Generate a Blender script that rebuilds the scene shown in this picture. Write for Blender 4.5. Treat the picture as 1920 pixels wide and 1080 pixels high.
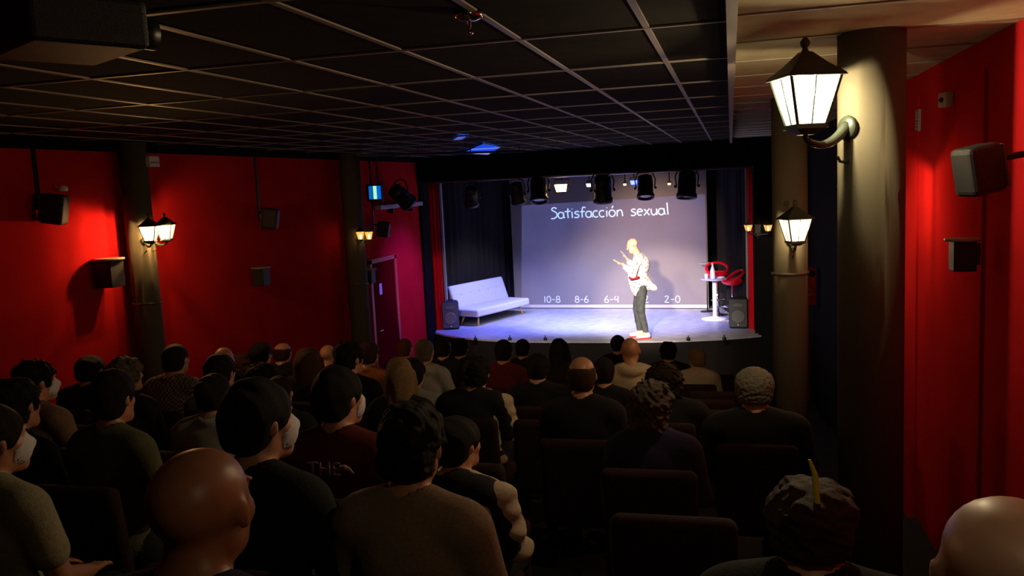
import bpy, bmesh, math, random
import numpy as np
from mathutils import Vector, Matrix, Euler
random.seed(7); rng = np.random.default_rng(7)
sc = bpy.context.scene
COL = sc.collection
for o in list(bpy.data.objects): bpy.data.objects.remove(o)
pi = math.pi
# ------------------------------------------------------------ camera (solved from the vanishing points)
F = 1600.0
def _n(v): return v/np.linalg.norm(v)
_Z = _n(np.array([-630, 13200, 1600.])); _Y = np.array([410, 214, -1600.]); _Y = _n(_Y-_Z*(_Y@_Z)); _X = np.cross(_Y, _Z)
RC = np.array([_X, _Y, _Z]); CAM = np.array([0, 0, 3.55])
cd = bpy.data.cameras.new('camera'); cd.sensor_width = 36; cd.lens = F/1920*36; cd.clip_start = .05; cd.clip_end = 100
cam = bpy.data.objects.new('camera', cd); COL.objects.link(cam)
M4 = Matrix([list(RC[i])+[CAM[i]] for i in range(3)]+[[0, 0, 0, 1]]); cam.matrix_world = M4
sc.camera = cam
def P(px, py, x=None, y=None, z=None):
    d = RC@np.array([px-960, 540-py, -F])
    i, v = (0, x) if x is not None else (1, y) if y is not None else (2, z)
    return Vector(CAM+d*(v-CAM[i])/d[i])
# ------------------------------------------------------------ world, exposure
sc.view_settings.view_transform = 'Standard'; sc.view_settings.look = 'None'
sc.view_settings.exposure = 0.0; sc.view_settings.gamma = 1.0; sc.view_settings.use_curve_mapping = False
w = bpy.data.worlds.new('world'); sc.world = w; w.use_nodes = True
w.node_tree.nodes['Background'].inputs[0].default_value = (.02, .015, .02, 1)
w.node_tree.nodes['Background'].inputs[1].default_value = 0.1
def spot(name, loc, target, power, color, deg, blend=.5, size=.08, parent=None):
    l = bpy.data.lights.new(name, 'SPOT'); l.energy = power; l.color = color; l.spot_size = math.radians(deg); l.spot_blend = blend
    l.shadow_soft_size = size
    o = bpy.data.objects.new(name, l); COL.objects.link(o)
    o.location = loc; o.rotation_euler = (Vector(target)-Vector(loc)).to_track_quat('-Z', 'Y').to_euler()
    if parent:
        o.parent = parent; o.matrix_parent_inverse = Matrix.Translation(-Vector(parent.location))
    return o
S = 0.8                                     # stage height
# stage lighting: (name, location, target, power, colour, cone, blend)
STAGE_LIGHTS = [
 ('key_spot',    (-1.75, 8.0, 3.93), (-1.5, 14.9, 1.6), 5600, (1, .80, .66), 19, .6, .10),
 ('wash_front',  (-2.6, 9.6, 3.98), (-2.4, 15.3, .6), 800, (1, .86, .72), 45, .35, .1),
 ('wash_front_right', (-1.0, 9.8, 3.98), (.25, 15.5, .9), 420, (1, .84, .68), 32, .4, .1),
 ('wash_front_left', (-4.0, 9.8, 3.98), (-5.4, 15.6, 1.0), 260, (1, .6, .6), 24, .4, .1),
 ('wash_floor',  (-2.9, 15.55, 3.25), (-2.5, 16.7, .8), 1000, (.55, .60, 1), 95, .9, .1),
 ('wash_blue_left', (-4.1, 15.55, 3.25), (-4.1, 16.4, .8), 640, (.10, .13, 1), 100, .8, .1),
 ('wash_blue_right', (-1.4, 15.55, 3.25), (-1.4, 16.3, .8), 420, (.16, .18, 1), 80, .8, .1),
 ('wash_screen', (-2.0, 15.6, 3.2), (-1.6, 18.1, 2.0), 330, (1, .66, .5), 80, .9, .1),
 ('wash_sofa',   (-3.3, 15.5, 3.3), (-4.9, 16.9, 1.2), 230, (.95, .92, 1), 60, .7, .1),
 ('wash_magenta', (-3.6, 14.3, 3.4), (-5.6, 13.9, 1.4), 420, (.16, .03, 1), 70, .9, .1),
]
for a in STAGE_LIGHTS: spot(a[0], a[1], a[2], a[3], a[4], a[5], a[6], a[7])
# lantern bulbs in watts, and how strongly their glass glows
LANTERN_NEAR, LANTERN_LEFT, LANTERN_MID, LANTERN_FAR, LANTERN_HIDDEN, LANTERN_REAR = 52, 25, 22, .5, 16, 4
GLASS_GLOW = 7

# ------------------------------------------------------------ materials
MATS = {}
def mat(name, col, rough=.6, metal=0, emit=None, es=0, noise=0, nscale=30, bump=0, bscale=200, spec=.5, sheen=0):
    if name in MATS: return MATS[name]
    m = bpy.data.materials.new(name); m.use_nodes = True; nt = m.node_tree; b = nt.nodes['Principled BSDF']
    b.inputs['Base Color'].default_value = (*col, 1); b.inputs['Roughness'].default_value = rough; b.inputs['Metallic'].default_value = metal
    b.inputs['Specular IOR Level'].default_value = spec
    if sheen: b.inputs['Sheen Weight'].default_value = sheen
    tc = None
    if noise or bump: tc = nt.nodes.new('ShaderNodeTexCoord')
    if noise:
        n = nt.nodes.new('ShaderNodeTexNoise'); n.inputs['Scale'].default_value = nscale; n.inputs['Detail'].default_value = 4
        nt.links.new(tc.outputs['Object'], n.inputs['Vector'])
        r = nt.nodes.new('ShaderNodeMapRange'); r.inputs[1].default_value = .3; r.inputs[2].default_value = .7
        r.inputs[3].default_value = 1-noise; r.inputs[4].default_value = 1+noise*.5
        nt.links.new(n.outputs['Fac'], r.inputs[0])
        mx = nt.nodes.new('ShaderNodeVectorMath'); mx.operation = 'SCALE'; mx.inputs[0].default_value = col
        nt.links.new(r.outputs[0], mx.inputs['Scale']); nt.links.new(mx.outputs[0], b.inputs['Base Color'])
    if bump:
        n2 = nt.nodes.new('ShaderNodeTexNoise'); n2.inputs['Scale'].default_value = bscale
        nt.links.new(tc.outputs['Object'], n2.inputs['Vector'])
        bp = nt.nodes.new('ShaderNodeBump'); bp.inputs['Strength'].default_value = bump; bp.inputs['Distance'].default_value = .01
        nt.links.new(n2.outputs['Fac'], bp.inputs['Height']); nt.links.new(bp.outputs[0], b.inputs['Normal'])
    if emit:
        b.inputs['Emission Color'].default_value = (*emit, 1); b.inputs['Emission Strength'].default_value = es
    MATS[name] = m; return m
red_wall = mat('red_wall_paint', (.52, .014, .017), .9, spec=0, noise=.12, nscale=3, bump=.15, bscale=60)
black_paint = mat('black_paint', (.009, .008, .007), .9, spec=.05)
pillar_m = mat('pillar_black', (.12, .108, .075), .8, spec=.1)
tile_m = mat('ceiling_tile_black', (.022, .018, .012), .95, spec=.05, noise=.2, nscale=8)
bar_m = mat('ceiling_bar_grey', (.29, .25, .2), .5, spec=.3)
floor_m = mat('carpet_dark', (.015, .012, .014), .95, noise=.3, nscale=60)
stage_m = mat('stage_vinyl', (.36, .36, .40), .42, noise=.18, nscale=6)
stage_front_m = mat('stage_front_black', (.012, .009, .008), .9, spec=.1)
velvet_black = mat('velvet_black', (.02, .018, .018), .95, noise=.2, spec=.1)
velvet_red = mat('velvet_red', (.72, .006, .015), .85, noise=.12, spec=.2)
metal_black = mat('metal_black', (.02, .022, .02), .38, metal=.4)
iron_m = mat('lantern_iron', (.05, .065, .05), .4, metal=.3)
chrome = mat('chrome', (.8, .8, .82), .12, metal=1)
white_paint = mat('white_enamel', (.8, .8, .8), .35)
plastic_black = mat('plastic_black', (.014, .014, .014), .55, bump=.3, bscale=400)
grille_m = mat('speaker_grille', (.11, .11, .10), .55, bump=.6, bscale=500)
trim_m = mat('trim_grey', (.4, .37, .35), .5)
sofa_m = mat('sofa_fabric', (.56, .57, .62), .85, noise=.08, nscale=80, bump=.3, bscale=300)
wood_m = mat('beech_wood', (.75, .42, .14), .45, noise=.15, nscale=20)
gloss_red = mat('gloss_red_plastic', (.75, .004, .02), .12)
seat_fab = mat('seat_fabric', (.022, .003, .003), .9, noise=.3, nscale=60)
seat_blk = mat('seat_shell', (.012, .011, .012), .5)

# ------------------------------------------------------------ helpers
def tag(o, label=None, cat=None, group=None, kind=None):
    if label: o['label'] = label
    if cat: o['category'] = cat
    if group: o['group'] = group
    if kind: o['kind'] = kind
    return o
def thing(name, label, cat, loc=(0, 0, 0), rz=0, group=None):
    o = bpy.data.objects.new(name, None); COL.objects.link(o); o.location = loc; o.rotation_euler = (0, 0, rz); o.empty_display_size = .1
    return tag(o, label, cat, group)
def obj(name, bm, m, parent=None, smooth=False, bevel=0):
    me = bpy.data.meshes.new(name)
    bm.normal_update(); bm.to_mesh(me); bm.free()
    if m: me.materials.append(m)
    if smooth: me.polygons.foreach_set('use_smooth', [True]*len(me.polygons))
    o = bpy.data.objects.new(name, me); COL.objects.link(o)
    if bevel:
        b = o.modifiers.new('bevel', 'BEVEL'); b.width = bevel; b.segments = 3; b.limit_method = 'ANGLE'
    if parent: o.parent = parent
    return o
def struct(name, bm, m, smooth=False, bevel=0):
    o = obj(name, bm, m, None, smooth, bevel); o['kind'] = 'structure'; return o
def NB(): return bmesh.new()
def box(bm, x0, x1, y0, y1, z0, z1, M=None):
    vs = [bm.verts.new((x, y, z)) for x in (x0, x1) for y in (y0, y1) for z in (z0, z1)]
    for f in ((0, 1, 3, 2), (4, 6, 7, 5), (0, 4, 5, 1), (2, 3, 7, 6), (0, 2, 6, 4), (1, 5, 7, 3)): bm.faces.new([vs[i] for i in f])
    if M is not None: bmesh.ops.transform(bm, matrix=M, verts=vs)
    return bm
def lathe(bm, prof, n=24, M=None, cap=True):
    rings = []
    for r, z in prof:
        rings.append([bm.verts.new((r*math.cos(2*pi*i/n), r*math.sin(2*pi*i/n), z)) for i in range(n)])
    for a, b in zip(rings, rings[1:]):
        for i in range(n): bm.faces.new((a[i], a[(i+1) % n], b[(i+1) % n], b[i]))
    if cap: bm.faces.new(rings[0][::-1]); bm.faces.new(rings[-1])
    if M is not None: bmesh.ops.transform(bm, matrix=M, verts=[v for r in rings for v in r])
    return bm
def tube(bm, pts, r, n=10, closed=False, M=None):
    pts = [Vector(p) for p in pts]; k = len(pts); rs = r if isinstance(r, (list, tuple)) else [r]*k
    up = None; rings = []
    for i, p in enumerate(pts):
        if closed: t = (pts[(i+1) % k]-pts[i-1]).normalized()
        else: t = (pts[min(i+1, k-1)]-pts[max(i-1, 0)]).normalized()
        if up is None: up = Vector((0, 0, 1)) if abs(t.z) < .9 else Vector((1, 0, 0))
        a = t.cross(up).normalized(); b = a.cross(t).normalized(); up = b
        rings.append([bm.verts.new(p+rs[i]*(a*math.cos(2*pi*j/n)+b*math.sin(2*pi*j/n))) for j in range(n)])
    pr = list(zip(rings, rings[1:]))+([(rings[-1], rings[0])] if closed else [])
    for a, b in pr:
        for j in range(n): bm.faces.new((a[j], a[(j+1) % n], b[(j+1) % n], b[j]))
    if not closed: bm.faces.new(rings[0][::-1]); bm.faces.new(rings[-1])
    if M is not None: bmesh.ops.transform(bm, matrix=M, verts=[v for q in rings for v in q])
    return bm
def frustum(bm, a, z0, b, z1, M=None):
    """square frustum half width a at z0, b at z1"""
    vs = [bm.verts.new((sx*a, sy*a, z0)) for sx, sy in ((-1, -1), (1, -1), (1, 1), (-1, 1))]+[bm.verts.new((sx*b, sy*b, z1)) for sx, sy in ((-1, -1), (1, -1), (1, 1), (-1, 1))]
    bm.faces.new(vs[3::-1]); bm.faces.new(vs[4:])
    for i in range(4): bm.faces.new((vs[i], vs[(i+1) % 4], vs[4+(i+1) % 4], vs[4+i]))
    if M is not None: bmesh.ops.transform(bm, matrix=M, verts=vs)
def T(x, y, z): return Matrix.Translation((x, y, z))
def RX(a): return Matrix.Rotation(a, 4, 'X')
def RY(a): return Matrix.Rotation(a, 4, 'Y')
def RZ(a): return Matrix.Rotation(a, 4, 'Z')
def copy_tree(o, parent=None):
    c = o.copy(); COL.objects.link(c)
    if parent: c.parent = parent
    for ch in [q for q in bpy.data.objects if q.parent == o]: copy_tree(ch, c)
    return c

# ------------------------------------------------------------ SDF sculpting (surface nets)
class SDF:
    def __init__(s, lo, hi, h):
        s.lo = np.array(lo, float); s.h = h; s.n = (np.ceil((np.array(hi)-s.lo)/h)).astype(int)+1
        s.f = np.full(s.n, .5, np.float32)
    def _sub(s, lo, hi):
        a = np.clip(np.floor((np.array(lo)-s.lo)/s.h).astype(int), 0, s.n); b = np.clip(np.ceil((np.array(hi)-s.lo)/s.h).astype(int)+1, 0, s.n)
        if (b <= a).any(): return None
        ax = [s.lo[i]+s.h*np.arange(a[i], b[i]) for i in range(3)]
        return tuple(slice(a[i], b[i]) for i in range(3)), np.stack(np.meshgrid(*ax, indexing='ij'), -1)
    def _mix(s, sl, d, k, op):
        g = s.f[sl]
        if op == 'add':
            if k > 0:
                h = np.clip(.5+.5*(g-d)/k, 0, 1); s.f[sl] = g*(1-h)+d*h-k*h*(1-h)
            else: s.f[sl] = np.minimum(g, d)
        else:
            d = -d; h = np.clip(.5-.5*(g-d)/max(k, 1e-5), 0, 1); s.f[sl] = g*(1-h)+d*h+k*h*(1-h)
    def cone(s, a, b, ra, rb=None, k=.02, op='add'):
        rb = ra if rb is None else rb; a = np.array(a, float); b = np.array(b, float); pad = max(ra, rb)+k+3*s.h
        q = s._sub(np.minimum(a, b)-pad, np.maximum(a, b)+pad)
        if q is None: return s
        sl, p = q; ab = b-a; t = np.clip(((p-a)@ab)/max(ab@ab, 1e-9), 0, 1)
        d = np.linalg.norm(p-a-t[..., None]*ab, axis=-1)-(ra+(rb-ra)*t); s._mix(sl, d, k, op); return s
    def ell(s, c, r, k=.02, op='add', R=None):
        c = np.array(c, float); r = np.array(r, float); pad = r.max()+k+3*s.h
        q = s._sub(c-pad, c+pad)
        if q is None: return s
        sl, p = q; p = p-c
        if R is not None: p = p@np.array(R)
        k0 = np.linalg.norm(p/r, axis=-1); k1 = np.linalg.norm(p/(r*r), axis=-1)+1e-6
        s._mix(sl, k0*(k0-1)/k1, k, op); return s
    def rbox(s, c, hs, rad, k=.01, op='add', R=None):
        c = np.array(c, float); hs = np.array(hs, float); pad = np.linalg.norm(hs)+k+3*s.h
        q = s._sub(c-pad, c+pad)
        if q is None: return s
        sl, p = q; p = p-c
        if R is not None: p = p@np.array(R)
        e = np.abs(p)-hs+rad; d = np.linalg.norm(np.maximum(e, 0), axis=-1)+np.minimum(e.max(-1), 0)-rad
        s._mix(sl, d, k, op); return s
    def plane(s, pt, nrm, k=0.004):
        """remove what lies on the +normal side"""
        ax = [s.lo[i]+s.h*np.arange(s.n[i]) for i in range(3)]
        p = np.stack(np.meshgrid(*ax, indexing='ij'), -1)-np.array(pt); n = _n(np.array(nrm, float)); s._mix((slice(None),)*3, -(p@n), k, 'sub'); return s
    def noise(s, amp, fr, seed=0, stretch=(1, 1, 1)):
        ax = [s.lo[i]+s.h*np.arange(s.n[i]) for i in range(3)]
        p = np.stack(np.meshgrid(*ax, indexing='ij'), -1)*np.array(stretch); r = np.random.default_rng(seed); v = np.zeros(s.n)
        for j in range(7):
            q = r.normal(size=3); q = q/np.linalg.norm(q)*fr*(.7+.8*r.random()); v += np.sin(p@q+r.random()*6.3)
        s.f += (amp*v/3).astype(np.float32); return s
    def mesh(s, name, m=None):
        f = s.f.copy(); f[0] = f[-1] = .5; f[:, 0] = f[:, -1] = .5; f[:, :, 0] = f[:, :, -1] = .5
        ins = f < 0; n = s.n
        c = np.zeros(n-1, int)
        for dx in (0, 1):
            for dy in (0, 1):
                for dz in (0, 1): c += ins[dx:n[0]-1+dx, dy:n[1]-1+dy, dz:n[2]-1+dz]
        act = (c > 0) & (c < 8); idx = np.full(n-1, -1); ci = np.argwhere(act); idx[act] = np.arange(len(ci))
        acc = np.zeros((len(ci), 3)); cnt = np.zeros(len(ci))
        cor = [(a, b, d) for a in (0, 1) for b in (0, 1) for d in (0, 1)]
        for i1 in range(8):
            for i2 in range(i1+1, 8):
                A, B = np.array(cor[i1]), np.array(cor[i2])
                if np.abs(A-B).sum() != 1: continue
                fa = f[tuple((ci+A).T)]; fb = f[tuple((ci+B).T)]; m_ = (fa < 0) != (fb < 0)
                t = np.where(m_, fa/(fa-fb+1e-12*(~m_)+0), 0); pt = A+t[:, None]*(B-A)
                acc[m_] += pt[m_]; cnt[m_] += 1
        V = (ci+acc/cnt[:, None])*s.h+s.lo
        Fs = []
        for ax_ in range(3):
            e = [slice(1, n[j]-1) for j in range(3)]; e[ax_] = slice(0, n[ax_]-1); e2 = list(e); e2[ax_] = slice(1, n[ax_])
            a = ins[tuple(e)]; b = ins[tuple(e2)]; off = np.array([x.start for x in e]); w_ = np.argwhere(a != b)
            sg = a[tuple(w_.T)]; g = w_+off; u, v = [(1, 2), (2, 0), (0, 1)][ax_]
            U = np.eye(3, dtype=int)[u]; W = np.eye(3, dtype=int)[v]
            q = np.stack([idx[tuple((g-U-W).T)], idx[tuple((g-W).T)], idx[tuple(g.T)], idx[tuple((g-U).T)]], 1)
            q[~sg] = q[~sg][:, ::-1]; Fs.append(q)
        Fq = np.concatenate(Fs); me = bpy.data.meshes.new(name)
        me.vertices.add(len(V)); me.vertices.foreach_set('co', V.astype(np.float32).ravel())
        me.loops.add(len(Fq)*4); me.loops.foreach_set('vertex_index', Fq.astype(np.int32).ravel())
        me.polygons.add(len(Fq)); me.polygons.foreach_set('loop_start', np.arange(0, len(Fq)*4, 4, dtype=np.int32))
        me.polygons.foreach_set('use_smooth', np.ones(len(Fq), bool)); me.update(calc_edges=True); me.validate()
        if m: me.materials.append(m)
        return me
def mobj(name, me, parent=None, m=None, loc=None):
    o = bpy.data.objects.new(name, me); COL.objects.link(o)
    if parent: o.parent = parent
    if loc is not None: o.location = loc
    if m:
        if not me.materials: me.materials.append(m)
        o.material_slots[0].link = 'OBJECT'; o.material_slots[0].material = m
    return o

# ============================================================ ROOM
XL, XR, ZC = -5.6, 1.2, 4.12
ROWY = [1.2+.86*k for k in range(13)]
def fl(Y): return max(0, .17*(12.3-Y))
bm = NB()
edges = [-1.6]+[y-.27 for y in ROWY]
for k, y in enumerate(ROWY):
    y0 = -1.6 if k == 0 else y-.27
    y1 = y+.59
    box(bm, XL, XR, y0, y1, -.1, fl(y))
box(bm, XL, XR, ROWY[-1]+.59, 19.2, -.1, 0.0)
struct('floor', bm, floor_m)
bm = NB(); box(bm, XL-.2, XL, -1.6, 15.4, -.1, 5); struct('wall_left', bm, red_wall)
bm = NB(); box(bm, -6.6, -6.4, 15.2, 19.2, -.1, 5); box(bm, -6.4, XL-.2, 15.2, 15.4, -.1, 5); struct('wall_wing', bm, black_paint)
bm = NB(); box(bm, XR, XR+.2, -1.6, 7.6, -.1, 5); struct('wall_right', bm, red_wall)
bm = NB(); box(bm, XR, XR+.2, 7.6, 19.2, -.1, 5); struct('wall_right_far', bm, black_paint)
bm = NB(); box(bm, XL, XR, -1.8, -1.6, -.1, 5); struct('wall_back', bm, black_paint)
bm = NB(); box(bm, -6.4, XR, 19.0, 19.2, 0.0, 4.8); struct('wall_stage', bm, black_paint)
# ceiling: black tiles with pale T bars, lower over the right aisle
bm = NB(); box(bm, XL, 0.0, -1.6, 14.9, ZC, ZC+.2); box(bm, -6.4, XR, 15.4, 19.0, 4.6, 4.8); box(bm, XL, XR, 14.9, 15.4, 4.6, 4.8)
struct('ceiling', bm, tile_m)
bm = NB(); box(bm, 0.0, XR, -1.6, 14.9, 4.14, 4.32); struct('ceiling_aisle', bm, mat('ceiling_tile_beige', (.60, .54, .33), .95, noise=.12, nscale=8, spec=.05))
bm = NB()
x = -.3
while x > XL: box(bm, x-.012, x+.012, -1.6, 14.9, ZC-.006, ZC+.003); x -= .5
y = 3.37-1.04*4
while y < 14.8: box(bm, XL, -.001, y-.012, y+.012, ZC-.007, ZC+.003); y += 1.04
tb = struct('trim_1', bm, bar_m)
bm = NB(); y = 3.41-.695*6
while y < 14.8: box(bm, .03, XR, y-.01, y+.01, 4.134, 4.143); y += .695
struct('trim_2', bm, bar_m)
bm = NB(); box(bm, -.006, .03, -1.6, 14.9, 4.06, ZC+.02); struct('trim_3', bm, bar_m)
# proscenium
bm = NB(); box(bm, XL, XR, 14.92, 15.2, 3.67, 4.6); struct('trim_4', bm, black_paint)
bm = NB(); box(bm, .42, XR, 14.93, 15.25, 0, 3.67); struct('wall_proscenium', bm, black_paint)
bm = NB(); box(bm, .37, .42, 15.1, 15.7, 0, 3.67); struct('trim_5', bm, black_paint)
bm = NB(); box(bm, XL, XL+.05, 14.95, 15.35, 0, 3.67); struct('trim_6', bm, black_paint)
bm = NB(); box(bm, -5.46, -5.42, 15.72, 15.78, S, 3.67); struct('trim_7', bm, trim_m)
bm = NB(); box(bm, .24, .27, 15.72, 15.78, S, 3.67); struct('trim_8', bm, trim_m)
# stage platform with bowed apron
bm = NB(); pts = [(-6.4, 19.0), (-6.4, 15.42), (XL, 15.42), (XL, 15.3)]
for i in range(25):
    t = i/24; X = XL+(.5-XL)*t; pts.append((X, 14.38+.95*abs(2*t-1)**3.2*(1 if t < .5 else .6)))
pts += [(.5, 15.26), (XR, 15.26), (XR, 19.0)]
def prism(bm, pts, z0, z1):
    a = [bm.verts.new((x, y, z0)) for x, y in pts]; b = [bm.verts.new((x, y, z1)) for x, y in pts]
    bm.faces.new(b); bm.faces.new(a[::-1])
    for i in range(len(pts)): j = (i+1) % len(pts); bm.faces.new((a[i], a[j], b[j], b[i]))
prism(bm, pts[::-1], S-.03, S)
struct('floor_stage', bm, stage_m)
bm = NB(); p2 = [(x, y+.02 if y < 18 else y) for x, y in pts]; prism(bm, p2[::-1], 0, S-.031); struct('trim_9', bm, stage_front_m)
# side door in the left wall
bm = NB(); box(bm, XL, XL+.03, 12.55, 13.5, .35, 2.40); d = struct('door_1', bm, mat('door_red', (.10, .003, .004), .95, spec=0))
bm = NB(); box(bm, XL, XL+.05, 12.47, 12.55, .35, 2.46); box(bm, XL, XL+.05, 13.5, 13.58, .35, 2.46); box(bm, XL, XL+.05, 12.47, 13.58, 2.40, 2.47)
obj('door_frame', bm, mat('door_frame_red', (.45, .02, .03), .5), d)
bm = NB(); box(bm, XL+.03, XL+.034, 12.82, 12.92, 1.87, 2.05); obj('door_notice', bm, white_paint, d)
bm = NB(); tube(bm, [(XL+.03, 12.63, 1.3), (XL+.08, 12.63, 1.3), (XL+.08, 12.75, 1.3)], .01); obj('door_handle', bm, chrome, d)
# vertical seams in the right wall panelling
for i, (yy) in enumerate((6.17, 4.64)):
    bm = NB(); box(bm, XR-.012, XR, yy-.012, yy+.012, 1.2, 4.0); struct('trim_%d' % (10+i), bm, red_wall)
bm = NB(); box(bm, XL, XL+.04, -1.6, 14.9, 4.03, 4.12); struct('trim_12', bm, black_paint)

# ------------------------------------------------------------ pillars
def pillar(px, depth_y, r, label, z0, z1=ZC, ring=None, x=None):
    c = P(px, 400, y=depth_y); X = c.x if x is None else x
    t = thing('pillar', label, 'pillar', (X, depth_y, z0), 0, 'round black pillars of the hall')
    bm = NB(); lathe(bm, [(r, 0), (r, z1-z0)], 48); obj('shaft', bm, pillar_m, t, True)
    if ring:
        bm = NB(); lathe(bm, [(r, ring-z0-.012), (r+.008, ring-z0-.012), (r+.008, ring-z0+.012), (r, ring-z0+.012)], 48, cap=False); obj('collar', bm, mat('collar_metal', (.2, .18, .14), .4, metal=.6), t, True)
    return Vector((X, depth_y, 0))
pn = pillar(1633, 4.15, .142, 'thick round black pillar nearest on the right carrying the large lantern', fl(4.15)-.01, 4.14)
pm = pillar(1481, 7.35, .140, 'round black pillar on the right carrying the second lantern, farther down the aisle', fl(7.35)-.01, 4.14, 2.72)
pl = pillar(262, 0, .12, 'round black pillar against the red left wall with twin lanterns', fl(6.9)-.01, 4.1, 2.66, x=-5.42) if False else None
def wall_pillar(px, X, r, label, ring):
    c = P(px, 430, x=X); y = c.y; z0 = fl(y)-.01
    t = thing('pillar', label, 'pillar', (X, y, z0), 0, 'round black pillars of the hall')
    bm = NB(); lathe(bm, [(r, 0), (r, 4.1-z0)], 48); obj('shaft', bm, pillar_m, t, True)
    bm = NB(); lathe(bm, [(r, ring-z0-.012), (r+.008, ring-z0-.012), (r+.008, ring-z0+.012), (r, ring-z0+.012)], 48, cap=False); obj('collar', bm, MATS['collar_metal'], t, True)
    return Vector((X, y, 0))
pl = wall_pillar(262, -5.4, .125, 'round black pillar against the red left wall with twin glowing lanterns', 2.60)
pf = wall_pillar(664, -5.4, .15, 'round black pillar before the magenta-lit wall, beside the stage side door', 2.2)

# ------------------------------------------------------------ lanterns
def lantern_head(parent, x, y, z, glass, s=1.0, watts=10, col=(1, .6, .25)):
    """hexless square street lantern; z = centre of glass; parts under parent"""
    Mx = T(x, y, z)@RZ(.35)@Matrix.Scale(s, 4)
    g = NB(); frustum(g, .055, -.095, .098, .085, Mx); obj('glass', g, glass, parent)
    f = NB()
    for sx, sy in ((-1, -1), (1, -1), (1, 1), (-1, 1)): tube(f, [(sx*.057, sy*.057, -.098), (sx*.101, sy*.101, .09)], .006, 6, M=Mx)
    for sx, sy in ((0, -1), (1, 0), (0, 1), (-1, 0)): tube(f, [(sx*.057, sy*.057, -.098), (sx*.1, sy*.1, .09)], .0025, 6, M=Mx)
    frustum(f, .066, -.112, .062, -.094, Mx); frustum(f, .028, -.135, .06, -.112, Mx)
    obj('frame', f, iron_m, parent)
    r = NB(); frustum(r, .118, .084, .112, .094, Mx); frustum(r, .112, .094, .066, .135, Mx); frustum(r, .066, .135, .02, .185, Mx)
    lathe(r, [(.018, .18), (.01, .2), (.018, .212), (.019, .225), (.008, .24), (.001, .243)], 12, Mx)
    obj('roof', r, iron_m, parent)
    u = NB(); lathe(u, [(.012, -.095), (.012, -.06), (.016, -.05), (.024, -.02), (.02, .01), (.002, .022)], 14, Mx); obj('bulb', u, mat('bulb_glass', (1, .9, .8), .3, emit=(1, .8, .5), es=12), parent, True)
    l = bpy.data.lights.new('bulb_light', 'POINT'); l.energy = watts; l.color = col; l.shadow_soft_size = .02*s
    lo = bpy.data.objects.new('bulb_light', l); COL.objects.link(lo); lo.parent = parent; lo.location = (x, y, z+.04*s)
    b = NB(); lathe(b, [(.001, -.16), (.012, -.15), (.012, -.14), (.006, -.13)], 10, Mx); obj('finial', b, iron_m, parent)
def scroll(parent, base, head, sz=1.0):
    """curved iron arm rising from the pillar at base out under the lantern at head"""
    b = Vector(base); h = Vector(head); pts = []; rs = []
    low = Vector(((b.x+h.x)/2, (b.y+h.y)/2, min(b.z, h.z)-.07*sz))
    for i in range(13):
        t = i/12; p = b*(1-t)**2+low*2*t*(1-t)+h*t*t; pts.append(p); rs.append((.024-.013*t)*sz)
    bm = NB(); tube(bm, pts, rs, 10)
    c = b+Vector((0, 0, -.05*sz)); dr = (h-b); dr.z = 0; dr.normalize()
    pts = [c+dr*(.012+.012*k/4)*sz*math.cos(k*.8)*1.5+Vector((0, 0, .04*sz*math.sin(k*.8)-.01*k*sz)) for k in range(9)]
    tube(bm, pts, .006*sz, 8)
    obj('arm', bm, iron_m, parent, True)
def glassmat(name, col, st):
    m = bpy.data.materials.new(name); m.use_nodes = True; nt = m.node_tree; nt.nodes.clear()
    tr = nt.nodes.new('ShaderNodeBsdfTransparent'); em = nt.nodes.new('ShaderNodeEmission'); em.inputs[0].default_value = (*col, 1); em.inputs[1].default_value = st
    ad = nt.nodes.new('ShaderNodeMixShader'); ad.inputs[0].default_value = .3; out = nt.nodes.new('ShaderNodeOutputMaterial')
    nt.links.new(tr.outputs[0], ad.inputs[1]); nt.links.new(em.outputs[0], ad.inputs[2]); nt.links.new(ad.outputs[0], out.inputs[0]); MATS[name] = m; return m
def lantern(label, centre, heads, glass, plate, s=1.0, rp=.14, watts=10, col=(1, .6, .25)):
    t = thing('wall_lantern', label, 'lantern', centre, 0, 'wrought iron lanterns on the pillars')
    for hx, hy, hz in heads:
        lantern_head(t, hx-centre[0], hy-centre[1], hz-centre[2], glass, s, watts, col)
        d = Vector((hx-centre[0], hy-centre[1], 0)).normalized()*(rp+.005)
        scroll(t, (d.x, d.y, hz-centre[2]-.10*s), (hx-centre[0], hy-centre[1], hz-centre[2]-.15*s), s)
        bm = NB(); a = math.atan2(d.y, d.x)
        lathe(bm, [(.05*s, 0), (.045*s, .012), (.02*s, .02)], 16, T(d.x*.97, d.y*.97, hz-centre[2]-.11*s)@RZ(a)@RY(pi/2)@Matrix.Scale(1, 4)); obj('wall_plate', bm, iron_m, t, True)
    return t
ln = P(1510, 188, y=3.90)
g_near = glassmat('lantern_glass_near', (1, .85, .6), GLASS_GLOW)
lantern('large glowing iron lantern on the nearest right pillar, close to the camera', (pn.x, pn.y, ln.z), [tuple(ln)], g_near, None, 1.08, .142, LANTERN_NEAR, (1, .78, .45))
lm = P(1491, 430, y=7.03); g_mid = glassmat('lantern_glass_mid', (1, .75, .42), GLASS_GLOW*.8)
lantern('glowing iron lantern on the second right pillar, farther toward the stage', (pm.x, pm.y, lm.z), [tuple(lm)], g_mid, None, .95, .14, LANTERN_MID, (1, .7, .36))
t = thing('added_lantern', 'added iron lantern, unseen behind the nearest thick pillar, lighting the right wall', 'lantern', (.80, 5.9, 3.36))  # unseen lantern added behind the pillar to brighten the right wall
lantern_head(t, 0, 0, 0, g_mid, .9, LANTERN_HIDDEN, (1, .55, .22))
bm = NB(); tube(bm, [(0, 0, .2), (0, 0, .78)], .008); lathe(bm, [(.04, .75), (.04, .78)], 16); obj('rod', bm, iron_m, t)
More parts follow.
